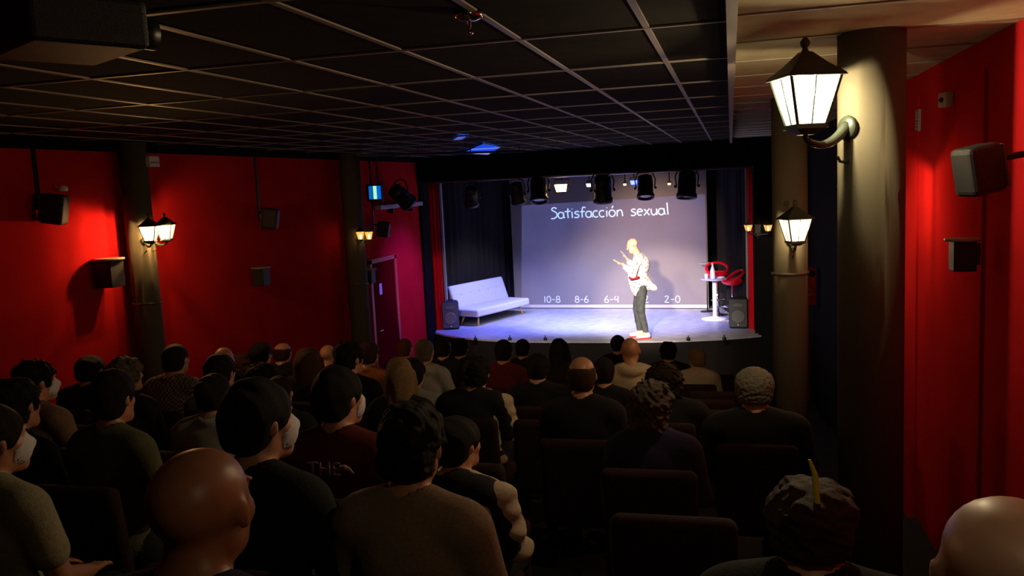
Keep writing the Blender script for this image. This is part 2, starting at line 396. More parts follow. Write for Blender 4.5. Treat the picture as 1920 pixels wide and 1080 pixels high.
# the pillar row goes on beside the camera, out of the frame, with its lantern lighting the last rows
pc = Vector((.62, .95, 0)); t = thing('pillar', 'round black pillar of the right row beside the viewer', 'pillar', (.62, .95, fl(.95)-.3), 0, 'round black pillars of the hall')
bm = NB(); lathe(bm, [(.142, 0), (.142, 4.14-fl(.95)+.3)], 48); obj('shaft', bm, pillar_m, t, True)
lantern('large glowing iron lantern on the pillar beside the viewer', (.62, .95, 3.80), [(.36, .72, 3.80)], g_near, None, 1.0, .142, LANTERN_REAR, (1, .78, .45))
l1 = P(281, 437, x=-5.14); l2 = P(311, 434, x=-5.1)
g_left = glassmat('lantern_glass_left', (1, .75, .42), GLASS_GLOW*.8)
lantern('twin glowing iron lanterns on the pillar of the red left wall', (pl.x, pl.y, l1.z), [tuple(l1), tuple(l2)], g_left, None, .72, .125, LANTERN_LEFT, (1, .52, .17))
g_far = glassmat('lantern_glass_far', (1, .40, .07), 3)
f1 = P(692, 441, x=-5.18); f2 = P(676, 441, x=-5.2)
lantern('small amber twin lanterns on the far left pillar by the stage door', (pf.x, pf.y, f1.z), [(f1.x, f1.y, f1.z), (f2.x, f2.y, f2.z)], g_far, None, .62, .15, LANTERN_FAR, (1, .42, .1))
f3 = P(1403, 427, y=14.7); f4 = P(1440, 427, y=14.7)
fc = ((f3.x+f4.x)/2, 14.9, f3.z)
t = thing('wall_lantern', 'small amber twin lanterns on the dark wall right of the stage', 'lantern', fc, 0, 'wrought iron lanterns on the pillars')
for q in (f3, f4):
    lantern_head(t, q.x-fc[0], q.y-fc[1], q.z-fc[2], g_far, .55, LANTERN_FAR, (1, .42, .1))
    scroll(t, (0, .04, -.1), (q.x-fc[0], q.y-fc[1], q.z-fc[2]-.09), .7)
bm = NB(); box(bm, -.05, .05, .0, .03, -.16, .04); obj('wall_plate', bm, iron_m, t, bevel=.01)

# ------------------------------------------------------------ wall speakers and wall pots
def wall_speaker(px, py, X, sgn, label, rot=0, s=1.0, y=None):
    c = P(px, py, x=X) ; t = thing('wall_speaker', label, 'speaker', tuple(c), rot, 'small black loudspeakers on the side walls')
    bm = NB(); M = RY(sgn*.18)
    vs = box(bm, -.10*s, .09*s, -.085*s, .085*s, -.125*s, .125*s, M); obj('cabinet', bm, plastic_black, t, bevel=.03*s)
    bm = NB(); box(bm, -sgn*.10*s-.006, -sgn*.10*s+.006, -.07*s, .07*s, -.11*s, .11*s, M); obj('grille', bm, grille_m, t, bevel=.005)
    return t, c
def add_world(name, bm, m, t, **k):
    o = obj(name, bm, m, None, **k); o.parent = t; o.matrix_parent_inverse = (T(*t.location)@RZ(t.rotation_euler.z)).inverted(); return o
SPEAKERS = [(103, 392, XL+.16, 1, 'black loudspeaker hung high on the red left wall, left of the twin-lantern pillar', .4),
            (508, 410, XL+.16, 1, 'black loudspeaker high in the dark stretch of the left wall', .3),
            (720, 430, XL+.18, 1, 'black loudspeaker on the magenta-lit wall above the side door', .2)]
for px, py, X, s_, lab, rt in SPEAKERS:
    t, c = wall_speaker(px, py, X, s_, lab, rt)
    bm = NB(); box(bm, XL, XL+.015, c.y-.02, c.y+.02, c.z, 4.03); tube(bm, [(XL+.01, c.y, c.z+.08), (c.x, c.y, c.z+.05)], .012); add_world('bracket', bm, metal_black, t)
t, c = wall_speaker(1836, 318, XR-.22, -1, 'black and grey loudspeaker tilted on the red right wall', .42, .80)
bm = NB(); box(bm, XR-.02, XR, c.y-.012, c.y+.012, c.z+.1, 4.0); box(bm, XR-.05, XR, c.y-.03, c.y+.03, c.z+.02, c.z+.17); tube(bm, [(XR-.02, c.y, c.z+.06), (c.x, c.y, c.z+.03)], .014); add_world('bracket', bm, metal_black, t)
def pot(px, py, X, sgn, label, s=1.0):
    c = P(px, py, x=X); t = thing('wall_uplighter', label, 'wall lamp', tuple(c), 0, 'black box uplighters on the side walls')
    bm = NB(); box(bm, -.08*s, .08*s, -.085*s, .085*s, -.13*s, .10*s); obj('body', bm, plastic_black, t, bevel=.006)
    bm = NB(); lathe(bm, [(.125*s, .10*s), (.13*s, .108*s), (.13*s, .118*s), (.10*s, .12*s)], 28); obj('top_plate', bm, mat('top_plate', (.35, .3, .25), .4), t, True)
    bm = NB(); box(bm, min(0, sgn*.08*s)-.0, max(0, sgn*.08*s), -.03, .03, -.05, .05, T(sgn*.02, 0, 0)); obj('bracket', bm, metal_black, t)
pot(206, 510, XL+.14, -1, 'black box uplighter on the bright red left wall under the twin lanterns', 1.05)
pot(490, 517, XL+.14, -1, 'black box uplighter on the dark stretch of the left wall', .9)
pot(692, 517, XL+.30, -1, 'black box uplighter at the left edge of the magenta-lit wall', .9)
pot(1805, 476, XR-.14, 1, 'black box uplighter low on the red right wall below the loudspeaker', .62)
# small things on walls
c = P(118, 352, x=XL+.08); t = thing('security_camera', 'tiny white camera on the red left wall beside the loudspeaker', 'camera', tuple(c))
bm = NB(); lathe(bm, [(.035, -.03), (.04, 0), (.02, .02)], 16); obj('base', bm, white_paint, t, True); bm = NB(); tube(bm, [(-.07, 0, .01), (0, 0, 0)], .012); obj('arm', bm, white_paint, t)
c = P(287, 303, x=-5.25); t = thing('emergency_light', 'small pale box lamp at the top of the twin-lantern pillar', 'lamp', tuple(c))
bm = NB(); box(bm, -.05, .02, -.07, .07, -.05, .05); obj('housing', bm, white_paint, t, bevel=.008); bm = NB(); box(bm, .02, .026, -.06, .06, -.02, .0); obj('lens', bm, trim_m, t)
c = P(1722, 226, x=XR-.005); t = thing('air_grille', 'small grey slatted grille on the red right wall', 'grille', tuple(c))
bm = NB(); box(bm, -.006, .004, -.055, .055, -.07, .07); obj('plate', bm, mat('grille_plate', (.35, .33, .3), .5), t)
bm = NB()
for i in range(6): box(bm, -.012, -.006, -.045, .045, -.055+.02*i, -.048+.02*i)
obj('slat', bm, trim_m, t)
c = P(1775, 187, x=XR-.03); t = thing('wall_sensor', 'small pale sensor box high on the red right wall', 'sensor', tuple(c), .4)
bm = NB(); box(bm, -.03, .02, -.035, .035, -.04, .04); obj('housing', bm, mat('sensor_cream', (.6, .55, .4), .5), t, bevel=.008); bm = NB(); lathe(bm, [(.015, 0), (.01, .012)], 12, T(-.03, 0, 0)@RY(-pi/2)); obj('lens', bm, plastic_black, t)
# red notice with white lettering beyond the second pillar
def text_mesh(body, size, extrude=.001):
    cu = bpy.data.curves.new('t', 'FONT'); cu.body = body; cu.size = size; cu.extrude = extrude; cu.align_x = 'CENTER'; cu.align_y = 'CENTER'
    o = bpy.data.objects.new('t', cu); COL.objects.link(o); bpy.context.view_layer.update()
    me = bpy.data.meshes.new_from_object(o.evaluated_get(bpy.context.evaluated_depsgraph_get())); bpy.data.objects.remove(o); return me
c = P(1518, 537, y=13.0); t = thing('sign', 'red upright notice with pale lettering on the dark wall behind the second right pillar', 'sign', tuple(c))
bm = NB(); box(bm, -.085, .085, -.01, .02, -.27, .27); obj('board', bm, mat('sign_red', (.75, .012, .01), .6), t, bevel=.004)
o = mobj('lettering', text_mesh('EI', .16), t, mat('sign_white', (.7, .6, .5), .5)); o.rotation_euler = (pi/2, pi/2, 0); o.location = (-.035, -.013, -.08)
bm = NB(); lathe(bm, [(.05, 0), (.05, .01)], 20, T(.03, -.01, .19)@RX(pi/2)); obj('emblem', bm, plastic_black, t)

# monitor high on left, with glowing stripes
def screen_mat(name, stripes, st, axis=0):
    m = bpy.data.materials.new(name); m.use_nodes = True; nt = m.node_tree; nt.nodes.clear()
    tc = nt.nodes.new('ShaderNodeTexCoord'); sp = nt.nodes.new('ShaderNodeSeparateXYZ'); cr = nt.nodes.new('ShaderNodeValToRGB'); em = nt.nodes.new('ShaderNodeEmission'); out = nt.nodes.new('ShaderNodeOutputMaterial')
    nt.links.new(tc.outputs['Generated'], sp.inputs[0]); nt.links.new(sp.outputs[axis], cr.inputs[0]); nt.links.new(cr.outputs[0], em.inputs[0]); nt.links.new(em.outputs[0], out.inputs[0])
    em.inputs[1].default_value = st; cr.color_ramp.interpolation = 'CONSTANT'
    e = cr.color_ramp.elements; e[0].position = 0; e[0].color = (*stripes[0][1], 1); e[1].position = stripes[1][0]; e[1].color = (*stripes[1][1], 1)
    for p_, c_ in stripes[2:]: q = e.new(p_); q.color = (*c_, 1)
    return m
c = P(703, 361, y=12.2); t = thing('monitor', 'small wall monitor showing blue and pale green stripes, high by the stage', 'monitor', tuple(c), -.2)
bm = NB(); box(bm, -.16, .13, 0, .05, -.14, .13); obj('bezel', bm, plastic_black, t, bevel=.006)
bm = NB(); box(bm, -.11, .11, -.003, .0, -.10, .10); obj('display', bm, screen_mat('monitor_picture', [(0, (.0, .12, .5)), (.3, (.0, .02, .1)), (.36, (.45, .95, .55)), (.66, (.0, .12, .65))], 1.0), t)
bm = NB(); tube(bm, [(0, .05, 0), (0, .09, .06), (0, .09, 4.11-c.z)], .015); obj('bracket', bm, metal_black, t)
c = P(758, 384, x=XL+.06); t = thing('wall_shelf', 'pale lilac-lit ledge on the left wall beneath the small monitor', 'shelf', tuple(c))
bm = NB(); box(bm, -.06, .05, -1.15, .8, -.04, .03); obj('board', bm, mat('ledge', (.5, .42, .55), .5), t, bevel=.004); bm = NB(); box(bm, -.06, .03, -.6, -.56, -.12, -.04); box(bm, -.06, .03, .3, .34, -.12, -.04); obj('bracket', bm, metal_black, t)
# ceiling panel just before the beam, blue stage reflection painted in as emission
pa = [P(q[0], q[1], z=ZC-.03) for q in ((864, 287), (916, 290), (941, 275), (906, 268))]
cc = sum(pa, Vector())/4; t = thing('ceiling_panel', 'black framed ceiling panel with painted blue reflection before the stage beam', 'ceiling panel', tuple(cc))
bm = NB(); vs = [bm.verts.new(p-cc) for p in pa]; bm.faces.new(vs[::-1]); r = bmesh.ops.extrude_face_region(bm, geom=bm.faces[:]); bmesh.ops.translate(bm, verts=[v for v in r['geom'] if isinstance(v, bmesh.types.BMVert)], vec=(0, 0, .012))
obj('painted_reflection', bm, screen_mat('panel_reflection', [(0, (.01, .07, .75)), (.35, (.12, .2, .85)), (.45, (.01, .08, .8)), (.8, (.35, .3, .8))], 1.0, 1), t)
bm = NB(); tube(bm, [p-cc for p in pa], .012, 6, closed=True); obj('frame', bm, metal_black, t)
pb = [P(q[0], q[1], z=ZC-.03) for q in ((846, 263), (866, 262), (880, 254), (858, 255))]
cb2 = sum(pb, Vector())/4; t = thing('ceiling_panel', 'small added panel standing in for a blue ceiling reflection farther back, left of the larger panel', 'ceiling panel', tuple(cb2))
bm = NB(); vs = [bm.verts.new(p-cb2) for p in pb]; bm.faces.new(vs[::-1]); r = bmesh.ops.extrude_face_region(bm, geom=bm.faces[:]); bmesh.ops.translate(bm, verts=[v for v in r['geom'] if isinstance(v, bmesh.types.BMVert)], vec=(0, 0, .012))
obj('painted_reflection', bm, screen_mat('panel_reflection_small', [(0, (.06, .12, .7)), (.6, (.08, .1, .5))], 1.0, 1), t)  # second patch of reflected blue, also put into the emission colour
bm = NB(); tube(bm, [p-cb2 for p in pb], .010, 6, closed=True); obj('frame', bm, metal_black, t)  # frame of the added reflection panel
a = P(665, 292, z=4.02); b = P(985, 284, z=4.02); mid = (a+b)/2
t = thing('lighting_rail', 'long thin black rail hung under the ceiling before the stage beam', 'rail', tuple(mid), math.atan2((b-a).y, (b-a).x))
L = (b-a).length/2
bm = NB(); box(bm, -L, L, -.03, .03, -.01, .02); obj('rail', bm, mat('rail_metal', (.06, .055, .05), .3, metal=.7), t)
bm = NB()
for i in range(4): tube(bm, [(-L+.1+i*(2*L-.2)/3, 0, .02), (-L+.1+i*(2*L-.2)/3, 0, .1)], .008)
obj('hanger', bm, metal_black, t)
# ceiling detector
c = P(880, 40, z=ZC-.03); t = thing('ceiling_detector', 'small chrome ceiling fitting catching blue light', 'ceiling fitting', tuple(c))
bm = NB(); lathe(bm, [(.05, .03), (.045, .01), (.02, .0)], 20); obj('base', bm, chrome, t, True)
bm = NB(); lathe(bm, [(.004, -.045), (.012, -.04), (.006, -.03), (.006, 0)], 12); obj('stem', bm, chrome, t, True)
# projector at upper left
c = P(120, 60, z=3.95); t = thing('projector', 'black projector hung from the ceiling at the upper left', 'projector', tuple(c), -.5)
bm = NB(); box(bm, -.16, .16, -.13, .13, -.05, .06); obj('body', bm, plastic_black, t, bevel=.015)
bm = NB(); lathe(bm, [(.035, 0), (.038, .05), (.03, .05)], 20, T(.07, .13, 0)@RX(-pi/2)); obj('lens', bm, metal_black, t, True)
bm = NB(); tube(bm, [(0, 0, .05), (0, 0, .17)], .02); obj('mount', bm, metal_black, t)

# ============================================================ STAGE
def curtain(name, label, p0, p1, z0, z1, m, amp=.05, waves=9, group=None, gather=0):
    p0 = Vector(p0); p1 = Vector(p1); d = (p1-p0); L = d.length; d.normalize(); nn = Vector((-d.y, d.x)); n = waves*12; nz = 10
    bm = NB(); rows = []
    for side in (0, 1):
        for k in range(nz+1):
            z = z0+(z1-z0)*k/nz; row = []
            for i in range(n+1):
                t = i/n; a = amp*(.6+.4*math.sin(t*17+2))*(1-.25*k/nz)
                o = a*math.sin(t*waves*2*pi+.5*math.sin(t*9+k*.15))+side*.012
                q = p0+d*(L*t)+nn*o; row.append(bm.verts.new((q.x, q.y, z)))
            rows.append(row)
    def quad(a, b, c_, d_): bm.faces.new((a, b, c_, d_))
    for s_ in (0, 1):
        for k in range(nz):
            A = rows[s_*(nz+1)+k]; B = rows[s_*(nz+1)+k+1]
            for i in range(n): quad(A[i], A[i+1], B[i+1], B[i])
    for k in range(nz):
        for i in (0, n): quad(rows[k][i], rows[k+1][i], rows[nz+2+k][i], rows[nz+1+k][i])
    for i in range(n): quad(rows[0][i], rows[0][i+1], rows[nz+1][i+1], rows[nz+1][i]); quad(rows[nz][i], rows[nz][i+1], rows[2*nz+1][i+1], rows[2*nz+1][i])
    o = obj(name, bm, m, None, True); tag(o, label, 'curtain', group); return o
curtain('stage_curtain', 'red velvet curtain gathered at the left edge of the stage', (-5.74, 15.60), (-5.47, 15.68), S+.004, 3.66, velvet_red, .035, 4, 'red front curtains')
curtain('stage_curtain', 'narrow red velvet curtain at the right edge of the stage', (.27, 15.58), (.36, 15.5), S+.004, 3.66, velvet_red, .02, 2, 'red front curtains')
curtain('stage_curtain', 'black pleated curtain along the left side of the stage behind the sofa', (-6.05, 16.0), (-4.95, 18.5), S+.004, 4.55, velvet_black, .05, 14, 'black stage curtains')
curtain('stage_curtain', 'black pleated curtain along the right side of the stage behind the bar stools', (-.30, 18.35), (.33, 16.0), S+.004, 4.55, velvet_black, .05, 13, 'black stage curtains')
curtain('stage_curtain', 'black curtain across the back of the stage behind the screen', (-5.1, 18.7), (.4, 18.55), S+.004, 4.55, velvet_black, .05, 26, 'black stage curtains')
# projection screen
A = P(966, 576, y=18.3); B = P(1329, 578, y=17.98); ctr = (A+B)/2; sw = (Vector((B.x, B.y))-Vector((A.x, A.y))).length; sa = math.atan2(B.y-A.y, B.x-A.x)
scr = thing('projection_screen', 'large hanging projection screen showing a purple chalkboard slide with white handwriting', 'screen', (ctr.x, ctr.y, S), sa)
bm = NB(); box(bm, -sw/2, sw/2, 0, .004, .06, 3.55); obj('fabric', bm, mat('screen_fabric', (.17, .145, .125), .8), scr)
bm = NB(); box(bm, -sw/2, sw/2, -.02, .02, .015, .085); obj('bottom_bar', bm, mat('screen_bar', (.62, .56, .48), .5), scr, bevel=.006)
bm = NB(); box(bm, -sw/2-.05, sw/2+.05, -.05, .05, 3.55, 3.66); obj('roller_case', bm, trim_m, scr)
Minv = (T(ctr.x, ctr.y, S)@RZ(sa)).inverted()
def SP(px, py):
    """pixel -> screen-local point on screen face"""
    n = Vector((-math.sin(sa), math.cos(sa), 0)); d = Vector(RC@np.array([px-960, 540-py, -F])); c0 = Vector(CAM); tt = (Vector((ctr.x, ctr.y, S))-c0).dot(n)/d.dot(n)
    q = Minv@(c0+d*tt); return (q.x, q.z)
sl = [SP(978, 385), SP(1322, 364), SP(1326, 570), SP(978, 570)]
zt = (sl[0][1]+sl[1][1])/2; zb = .09; xl = sl[0][0]; xr = sl[1][0]
def slide_mat():
    m = bpy.data.materials.new('slide'); m.use_nodes = True; nt = m.node_tree; b = nt.nodes['Principled BSDF']; b.inputs['Roughness'].default_value = .8; b.inputs['Base Color'].default_value = (.17, .145, .125, 1)
    tc = nt.nodes.new('ShaderNodeTexCoord'); n = nt.nodes.new('ShaderNodeTexNoise'); n.inputs['Scale'].default_value = 1.6; n.inputs['Detail'].default_value = 6; n.inputs['Roughness'].default_value = .6
    nt.links.new(tc.outputs['Object'], n.inputs['Vector']); cr = nt.nodes.new('ShaderNodeValToRGB'); e = cr.color_ramp.elements
    e[0].position = .3; e[0].color = (.075, .08, .26, 1); e[1].position = .7; e[1].color = (.13, .13, .38, 1)
    nt.links.new(n.outputs['Fac'], cr.inputs[0]); nt.links.new(cr.outputs[0], b.inputs['Emission Color']); b.inputs['Emission Strength'].default_value = .42
    return m
bm = NB(); vs = [bm.verts.new((x, -.003, z)) for x, z in ((sl[3][0], zb), (sl[2][0], zb), (sl[1][0], sl[1][1]), (sl[0][0], sl[0][1]))]; bm.faces.new(vs); obj('projected_slide', bm, slide_mat(), scr)
# stroke lettering
def arc(cx, cy, rx, ry, a0, a1, n=10): return [(cx+rx*math.cos(math.radians(a0+(a1-a0)*i/n)), cy+ry*math.sin(math.radians(a0+(a1-a0)*i/n))) for i in range(n+1)]
G = {
 'S': (.62, [[(.52, 1.35), (.38, 1.5), (.2, 1.5), (.08, 1.36), (.1, 1.18), (.26, 1.02), (.45, .85), (.56, .62), (.54, .35), (.4, .12), (.2, .0), (-.02, .02)]]),
 'a': (.68, [arc(.3, .42, .27, .42, 50, 400, 16), [(.54, .85), (.55, .3), (.66, .02)]]),
 't': (.55, [[(.3, 1.35), (.27, .6), (.3, .0)], [(.0, .9), (.55, .95)]]),
 'i': (.32, [[(.13, .85), (.14, .0)], [(.14, 1.2), (.17, 1.26)]]),
 's': (.55, [[(.45, .82), (.25, .9), (.08, .76), (.14, .56), (.38, .42), (.44, .2), (.28, .03), (.02, .06)]]),
 'f': (.5, [[(.52, 1.32), (.38, 1.45), (.24, 1.3), (.2, .8), (.2, .0)], [(.02, .8), (.45, .84)]]),
 'c': (.58, [arc(.3, .44, .28, .44, 55, 310, 12)]),
 'o': (.68, [arc(.3, .44, .28, .44, 90, 450, 16)]),
 'ó': (.68, [arc(.3, .44, .28, .44, 90, 450, 16), [(.28, 1.15), (.42, 1.45)]]),
 'n': (.68, [[(.08, .85), (.08, .0)], [(.08, .5), (.2, .78), (.36, .85), (.5, .7), (.54, .4), (.58, .0)]]),
 'e': (.62, [[(.06, .48), (.5, .55)]+arc(.28, .46, .24, .42, 20, 310, 14)]),
 'x': (.6, [[(.05, .85), (.5, .0)], [(.5, .88), (.02, .0)]]),
 'u': (.66, [[(.06, .85), (.08, .3), (.22, .02), (.42, .1), (.54, .4), (.54, .85), (.56, .0)]]),
 'l': (.35, [[(.12, 1.6), (.16, .8), (.2, .0)]]),
 ' ': (.62, []),
 '1': (.4, [[(.15, 1.3), (.15, 0)]]), '0': (.75, [arc(.34, .65, .28, .65, 90, 450, 18)]),
 '8': (.75, [arc(.34, .98, .22, .33, 270, 630, 14), arc(.34, .33, .28, .34, 90, 450, 14)]),
 '6': (.75, [[(.5, 1.35), (.25, 1.0), (.08, .5)]+arc(.34, .34, .27, .34, 160, 520, 14)]),
 '4': (.75, [[(.2, 1.3), (.08, .6), (.6, .65)], [(.55, 1.3), (.52, 0)]]),
 '2': (.75, [[(.08, 1.05), (.22, 1.3), (.45, 1.25), (.5, 1.0), (.3, .5), (.06, .05), (.6, .02)]]),
 '-': (.6, [[(.08, .6), (.45, .62)]]),
}
chalk = mat('projected_writing', (.5, .5, .5), .8, emit=(.42, .62, .95), es=1.1)
def write(s, p_left, p_right, unit, parent, r, m=chalk, sx=1.0):
    w_ = sum(G[c][0] for c in s); (x0, z0), (x1, z1) = p_left, p_right; k = (x1-x0)/w_; x = 0; bm = NB()
    for ch in s:
        for st in G[ch][1]:
            pts = []
            for a, b in st: X = x0+(x+a)*k; pts.append((X, -.008, z0+(z1-z0)*(X-x0)/(x1-x0)+b*unit))
            if len(pts) > 2:
                q = []
                for i in range(len(pts)-1):
                    pa, pb, pc, pd = [Vector(pts[max(0, min(len(pts)-1, j))]) for j in (i-1, i, i+1, i+2)]
                    for u in (0, .33, .66): q.append(.5*((2*pb)+(pc-pa)*u+(2*pa-5*pb+4*pc-pd)*u*u+(3*pb-3*pc+pd-pa)*u**3))
                q.append(Vector(pts[-1])); pts = q
            tube(bm, pts, r, 6)
        x += G[ch][0]
    bmesh.ops.transform(bm, matrix=Matrix.Translation((0, -.008, 0))@Matrix.Diagonal((1, .3, 1, 1))@Matrix.Translation((0, .008, 0)), verts=bm.verts)
    return obj('writing', bm, m, parent)
write('Satisfacción sexual', SP(1034, 410), SP(1256, 402), .155, scr, .0145)
dim = mat('projected_writing_dim', (.5, .5, .5), .8, emit=(.33, .42, .66), es=.8)
for s, a, b in (('10-8', 1020, 1052), ('8-6', 1078, 1105), ('6-4', 1133, 1162), ('4-2', 1190, 1218), ('2-0', 1246, 1277)):
    write(s, SP(a, 567), SP(b, 567), .105, scr, .010, dim)
# lighting pipe and stage lamps
a = P(792, 341, y=15.35); b = P(1402, 315, y=15.35)
t = thing('lighting_pipe', 'long metal pipe along the top of the stage opening carrying the stage lamps', 'pipe', ((a.x+b.x)/2, 15.35, (a.z+b.z)/2))
bm = NB(); tube(bm, [(a.x-(a.x+b.x)/2, 0, 0), (b.x-(a.x+b.x)/2, 0, 0)], .022, 12); obj('pipe', bm, mat('pipe_steel', (.4, .38, .4), .35, metal=.7), t, True)
bm = NB()
for i in range(5): tube(bm, [(-2.7+i*1.35, 0, .0), (-2.7+i*1.35, 0, .9)], .012)
obj('hanger', bm, metal_black, t)
pipez = (a.z+b.z)/2
def par_can(px, py, y, s, tilt, yaw, label, lensmat, name='stage_lamp', group='stage lamps above the opening'):
    s *= 1.3
    c = P(px, py, y=y); t = thing(name, label, 'stage light', tuple(c), yaw, group)
    M = RX(tilt)
    bm = NB(); lathe(bm, [(.06*s, .17*s), (.10*s, .15*s), (.11*s, .05*s), (.11*s, -.1*s), (.125*s, -.12*s), (.125*s, -.17*s), (.115*s, -.17*s), (.105*s, -.13*s)], 28, M, cap=False)
    obj('housing', bm, metal_black, t, True)
    bm = NB(); lathe(bm, [(.107*s, -.135*s), (.06*s, -.15*s), (.002, -.155*s)], 28, M); obj('lens', bm, lensmat, t, True)
    bm = NB(); tube(bm, [(-.13*s, 0, -.02*s), (-.145*s, 0, .1*s), (-.1*s, 0, .2*s), (0, 0, .23*s), (.1*s, 0, .2*s), (.145*s, 0, .1*s), (.13*s, 0, -.02*s)], .009*s, 8)
    obj('yoke', bm, metal_black, t, True)
    hz = max(pipez-c.z, .25*s); bm = NB(); tube(bm, [(0, 0, .22*s), (0, 0, hz)], .012, 8)
    obj('clamp', bm, metal_black, t)
    for sx in (-1, 1):
        bm = NB(); lathe(bm, [(.018*s, 0), (.02*s, .02*s), (.012*s, .03*s)], 12, T(sx*.13*s, 0, -.02*s)@RY(sx*pi/2)); obj('knob', bm, metal_black, t)
    return t
lens_dark = mat('lens_dark', (.12, .09, .12), .08, spec=.8)
lens_warm = mat('lens_warm', (.9, .7, .4), .3, emit=(1, .62, .22), es=14)
lens_blue = mat('lens_blue', (.2, .2, .9), .3, emit=(.05, .08, 1), es=10)
lens_mauve = mat('lens_mauve', (.45, .22, .30), .2)
Yp = 15.35
par_can(884, 368, Yp, .85, .5, .3, 'dark stage lamp over the sofa, leftmost on the pipe', lens_dark)
par_can(970, 362, Yp, .9, .3, -.3, 'black stage lamp hung over the left edge of the screen', lens_dark)
par_can(1010, 356, Yp, 1.05, -.35, .25, 'bulky black stage lamp left of the glowing orange floodlight', lens_dark)
par_can(1130, 354, Yp, 1.1, .25, .2, 'tall black stage lamp over the middle of the title on the screen', lens_dark)
par_can(1210, 350, Yp, .95, -.35, .1, 'black stage lamp with mauve lens beside the small blue lamp', lens_mauve)
par_can(1288, 346, Yp, 1.1, -.2, -.2, 'black stage lamp with curved yoke at the right end of the pipe', mat('lens_grey', (.2, .17, .22), .2))
par_can(752, 368, 13.4, .95, .9, -.5, 'black moving lamp hung on the left before the magenta-lit wall', lens_dark, group='stage lamps above the opening')
def flood(px, py, y, wd, label, em):
    c = P(px, py, y=y); t = thing('floodlight', label, 'stage light', tuple(c), 0, 'lit floodlights above the stage')
    bm = NB(); frustum(bm, wd*.42, -wd*.35, wd*.6, wd*.35, RX(0)); obj('housing', bm, metal_black, t)
    bm = NB(); vs = [bm.verts.new(v) for v in ((-wd*.40, -wd*.47, -wd*.33), (wd*.40, -wd*.47, -wd*.33), (wd*.54, -wd*.6, wd*.28), (-wd*.54, -wd*.6, wd*.28))]; bm.faces.new(vs)
    r = bmesh.ops.extrude_face_region(bm, geom=bm.faces[:]); bmesh.ops.translate(bm, verts=[v for v in r['geom'] if isinstance(v, bmesh.types.BMVert)], vec=(0, -.01, 0)); bmesh.ops.recalc_face_normals(bm, faces=bm.faces)
    obj('lens', bm, em, t)
    bm = NB(); tube(bm, [(-wd*.6, 0, 0), (-wd*.6, 0, wd*.7), (wd*.6, 0, wd*.7), (wd*.6, 0, 0)], .008); tube(bm, [(0, 0, wd*.7), (0, 0, 4.58-c.z)], .010); obj('yoke', bm, metal_black, t)
flood(1054, 352, Yp+.5, .22, 'glowing orange-white floodlight above the title on the screen', lens_warm)
flood(1105, 347, Yp+1.3, .10, 'tiny lit pinkish floodlight left of the tall black lamp', mat('lens_pink', (.9, .6, .5), .3, emit=(1, .7, .6), es=4))
flood(1189, 342, Yp+.25, .12, 'small vivid blue floodlight above the right half of the screen', lens_blue)
flood(1172, 346, Yp+1.3, .06, 'tiny lit amber floodlight left of the blue one', mat('lens_amber', (.9, .6, .3), .3, emit=(1, .6, .25), es=3))
flood(1255, 345, Yp+1.3, .06, 'tiny lit orange floodlight left of the rightmost black lamp', mat('lens_amber', (.9, .6, .3), .3))
# footlights along the apron
FG = 'small footlights along the stage edge'
for px, lab in ((888, 'leftmost small footlight on the stage edge'), (953, 'second small footlight from the left on the stage edge'), (1020, 'small footlight on the stage edge left of the performer'), (1290, 'small footlight on the stage edge right of the performer'), (1358, 'rightmost small footlight on the stage edge below the bar table')):
    c = P(px, 640, z=S); yy = c.y+ (.12 if px < 1300 else .16)
    t = thing('footlight', lab, 'footlight', (c.x, yy, S), 0, FG)
    bm = NB(); lathe(bm, [(.035, 0), (.03, .04), (.012, .05)], 14); obj('base', bm, metal_black, t, True)
    bm = NB(); lathe(bm, [(.01, .05), (.012, .075), (.004, .085)], 10); obj('tip', bm, chrome, t, True)
# stage monitors (loudspeakers)
def pa_speaker(px, py, label, rz):
    c = P(px, py, z=S); t = thing('loudspeaker', label, 'speaker', (c.x, c.y, S), rz, 'loudspeakers on the stage floor')
    bm = NB(); b = [(-.17, -.14), (.17, -.14), (.13, .15), (-.13, .15)]; prism(bm, b, .01, .55); obj('cabinet', bm, plastic_black, t, bevel=.03)
    bm = NB(); box(bm, -.15, .15, -.15, -.138, .035, .53); obj('grille', bm, grille_m, t, bevel=.012)
    bm = NB(); lathe(bm, [(.115, 0), (.12, .006), (.105, .006)], 32, T(0, -.150, .22)@RX(pi/2)); obj('woofer_ring', bm, mat('ring_grey', (.16, .155, .14), .5), t, True)
    bm = NB(); lathe(bm, [(.022, 0), (.02, .008), (.012, .009)], 20, T(0, -.151, .08)@RX(pi/2)); obj('badge', bm, chrome, t, True)
    bm = NB(); lathe(bm, [(.09, 0), (.092, .004), (.085, .004)], 32, T(0, -.151, .43)@RX(pi/2)@Matrix.Diagonal((1, .35, 1, 1))); obj('horn', bm, MATS['ring_grey'], t, True)
    bm = NB(); tube(bm, [(-.06, .02, .55), (-.05, .02, .57), (.05, .02, .57), (.06, .02, .55)], .01); obj('handle', bm, plastic_black, t)
pa_speaker(847, 616, 'black loudspeaker on the stage floor left of the sofa', .25)
pa_speaker(1386, 614, 'black loudspeaker on the stage floor right of the bar table', -.1)
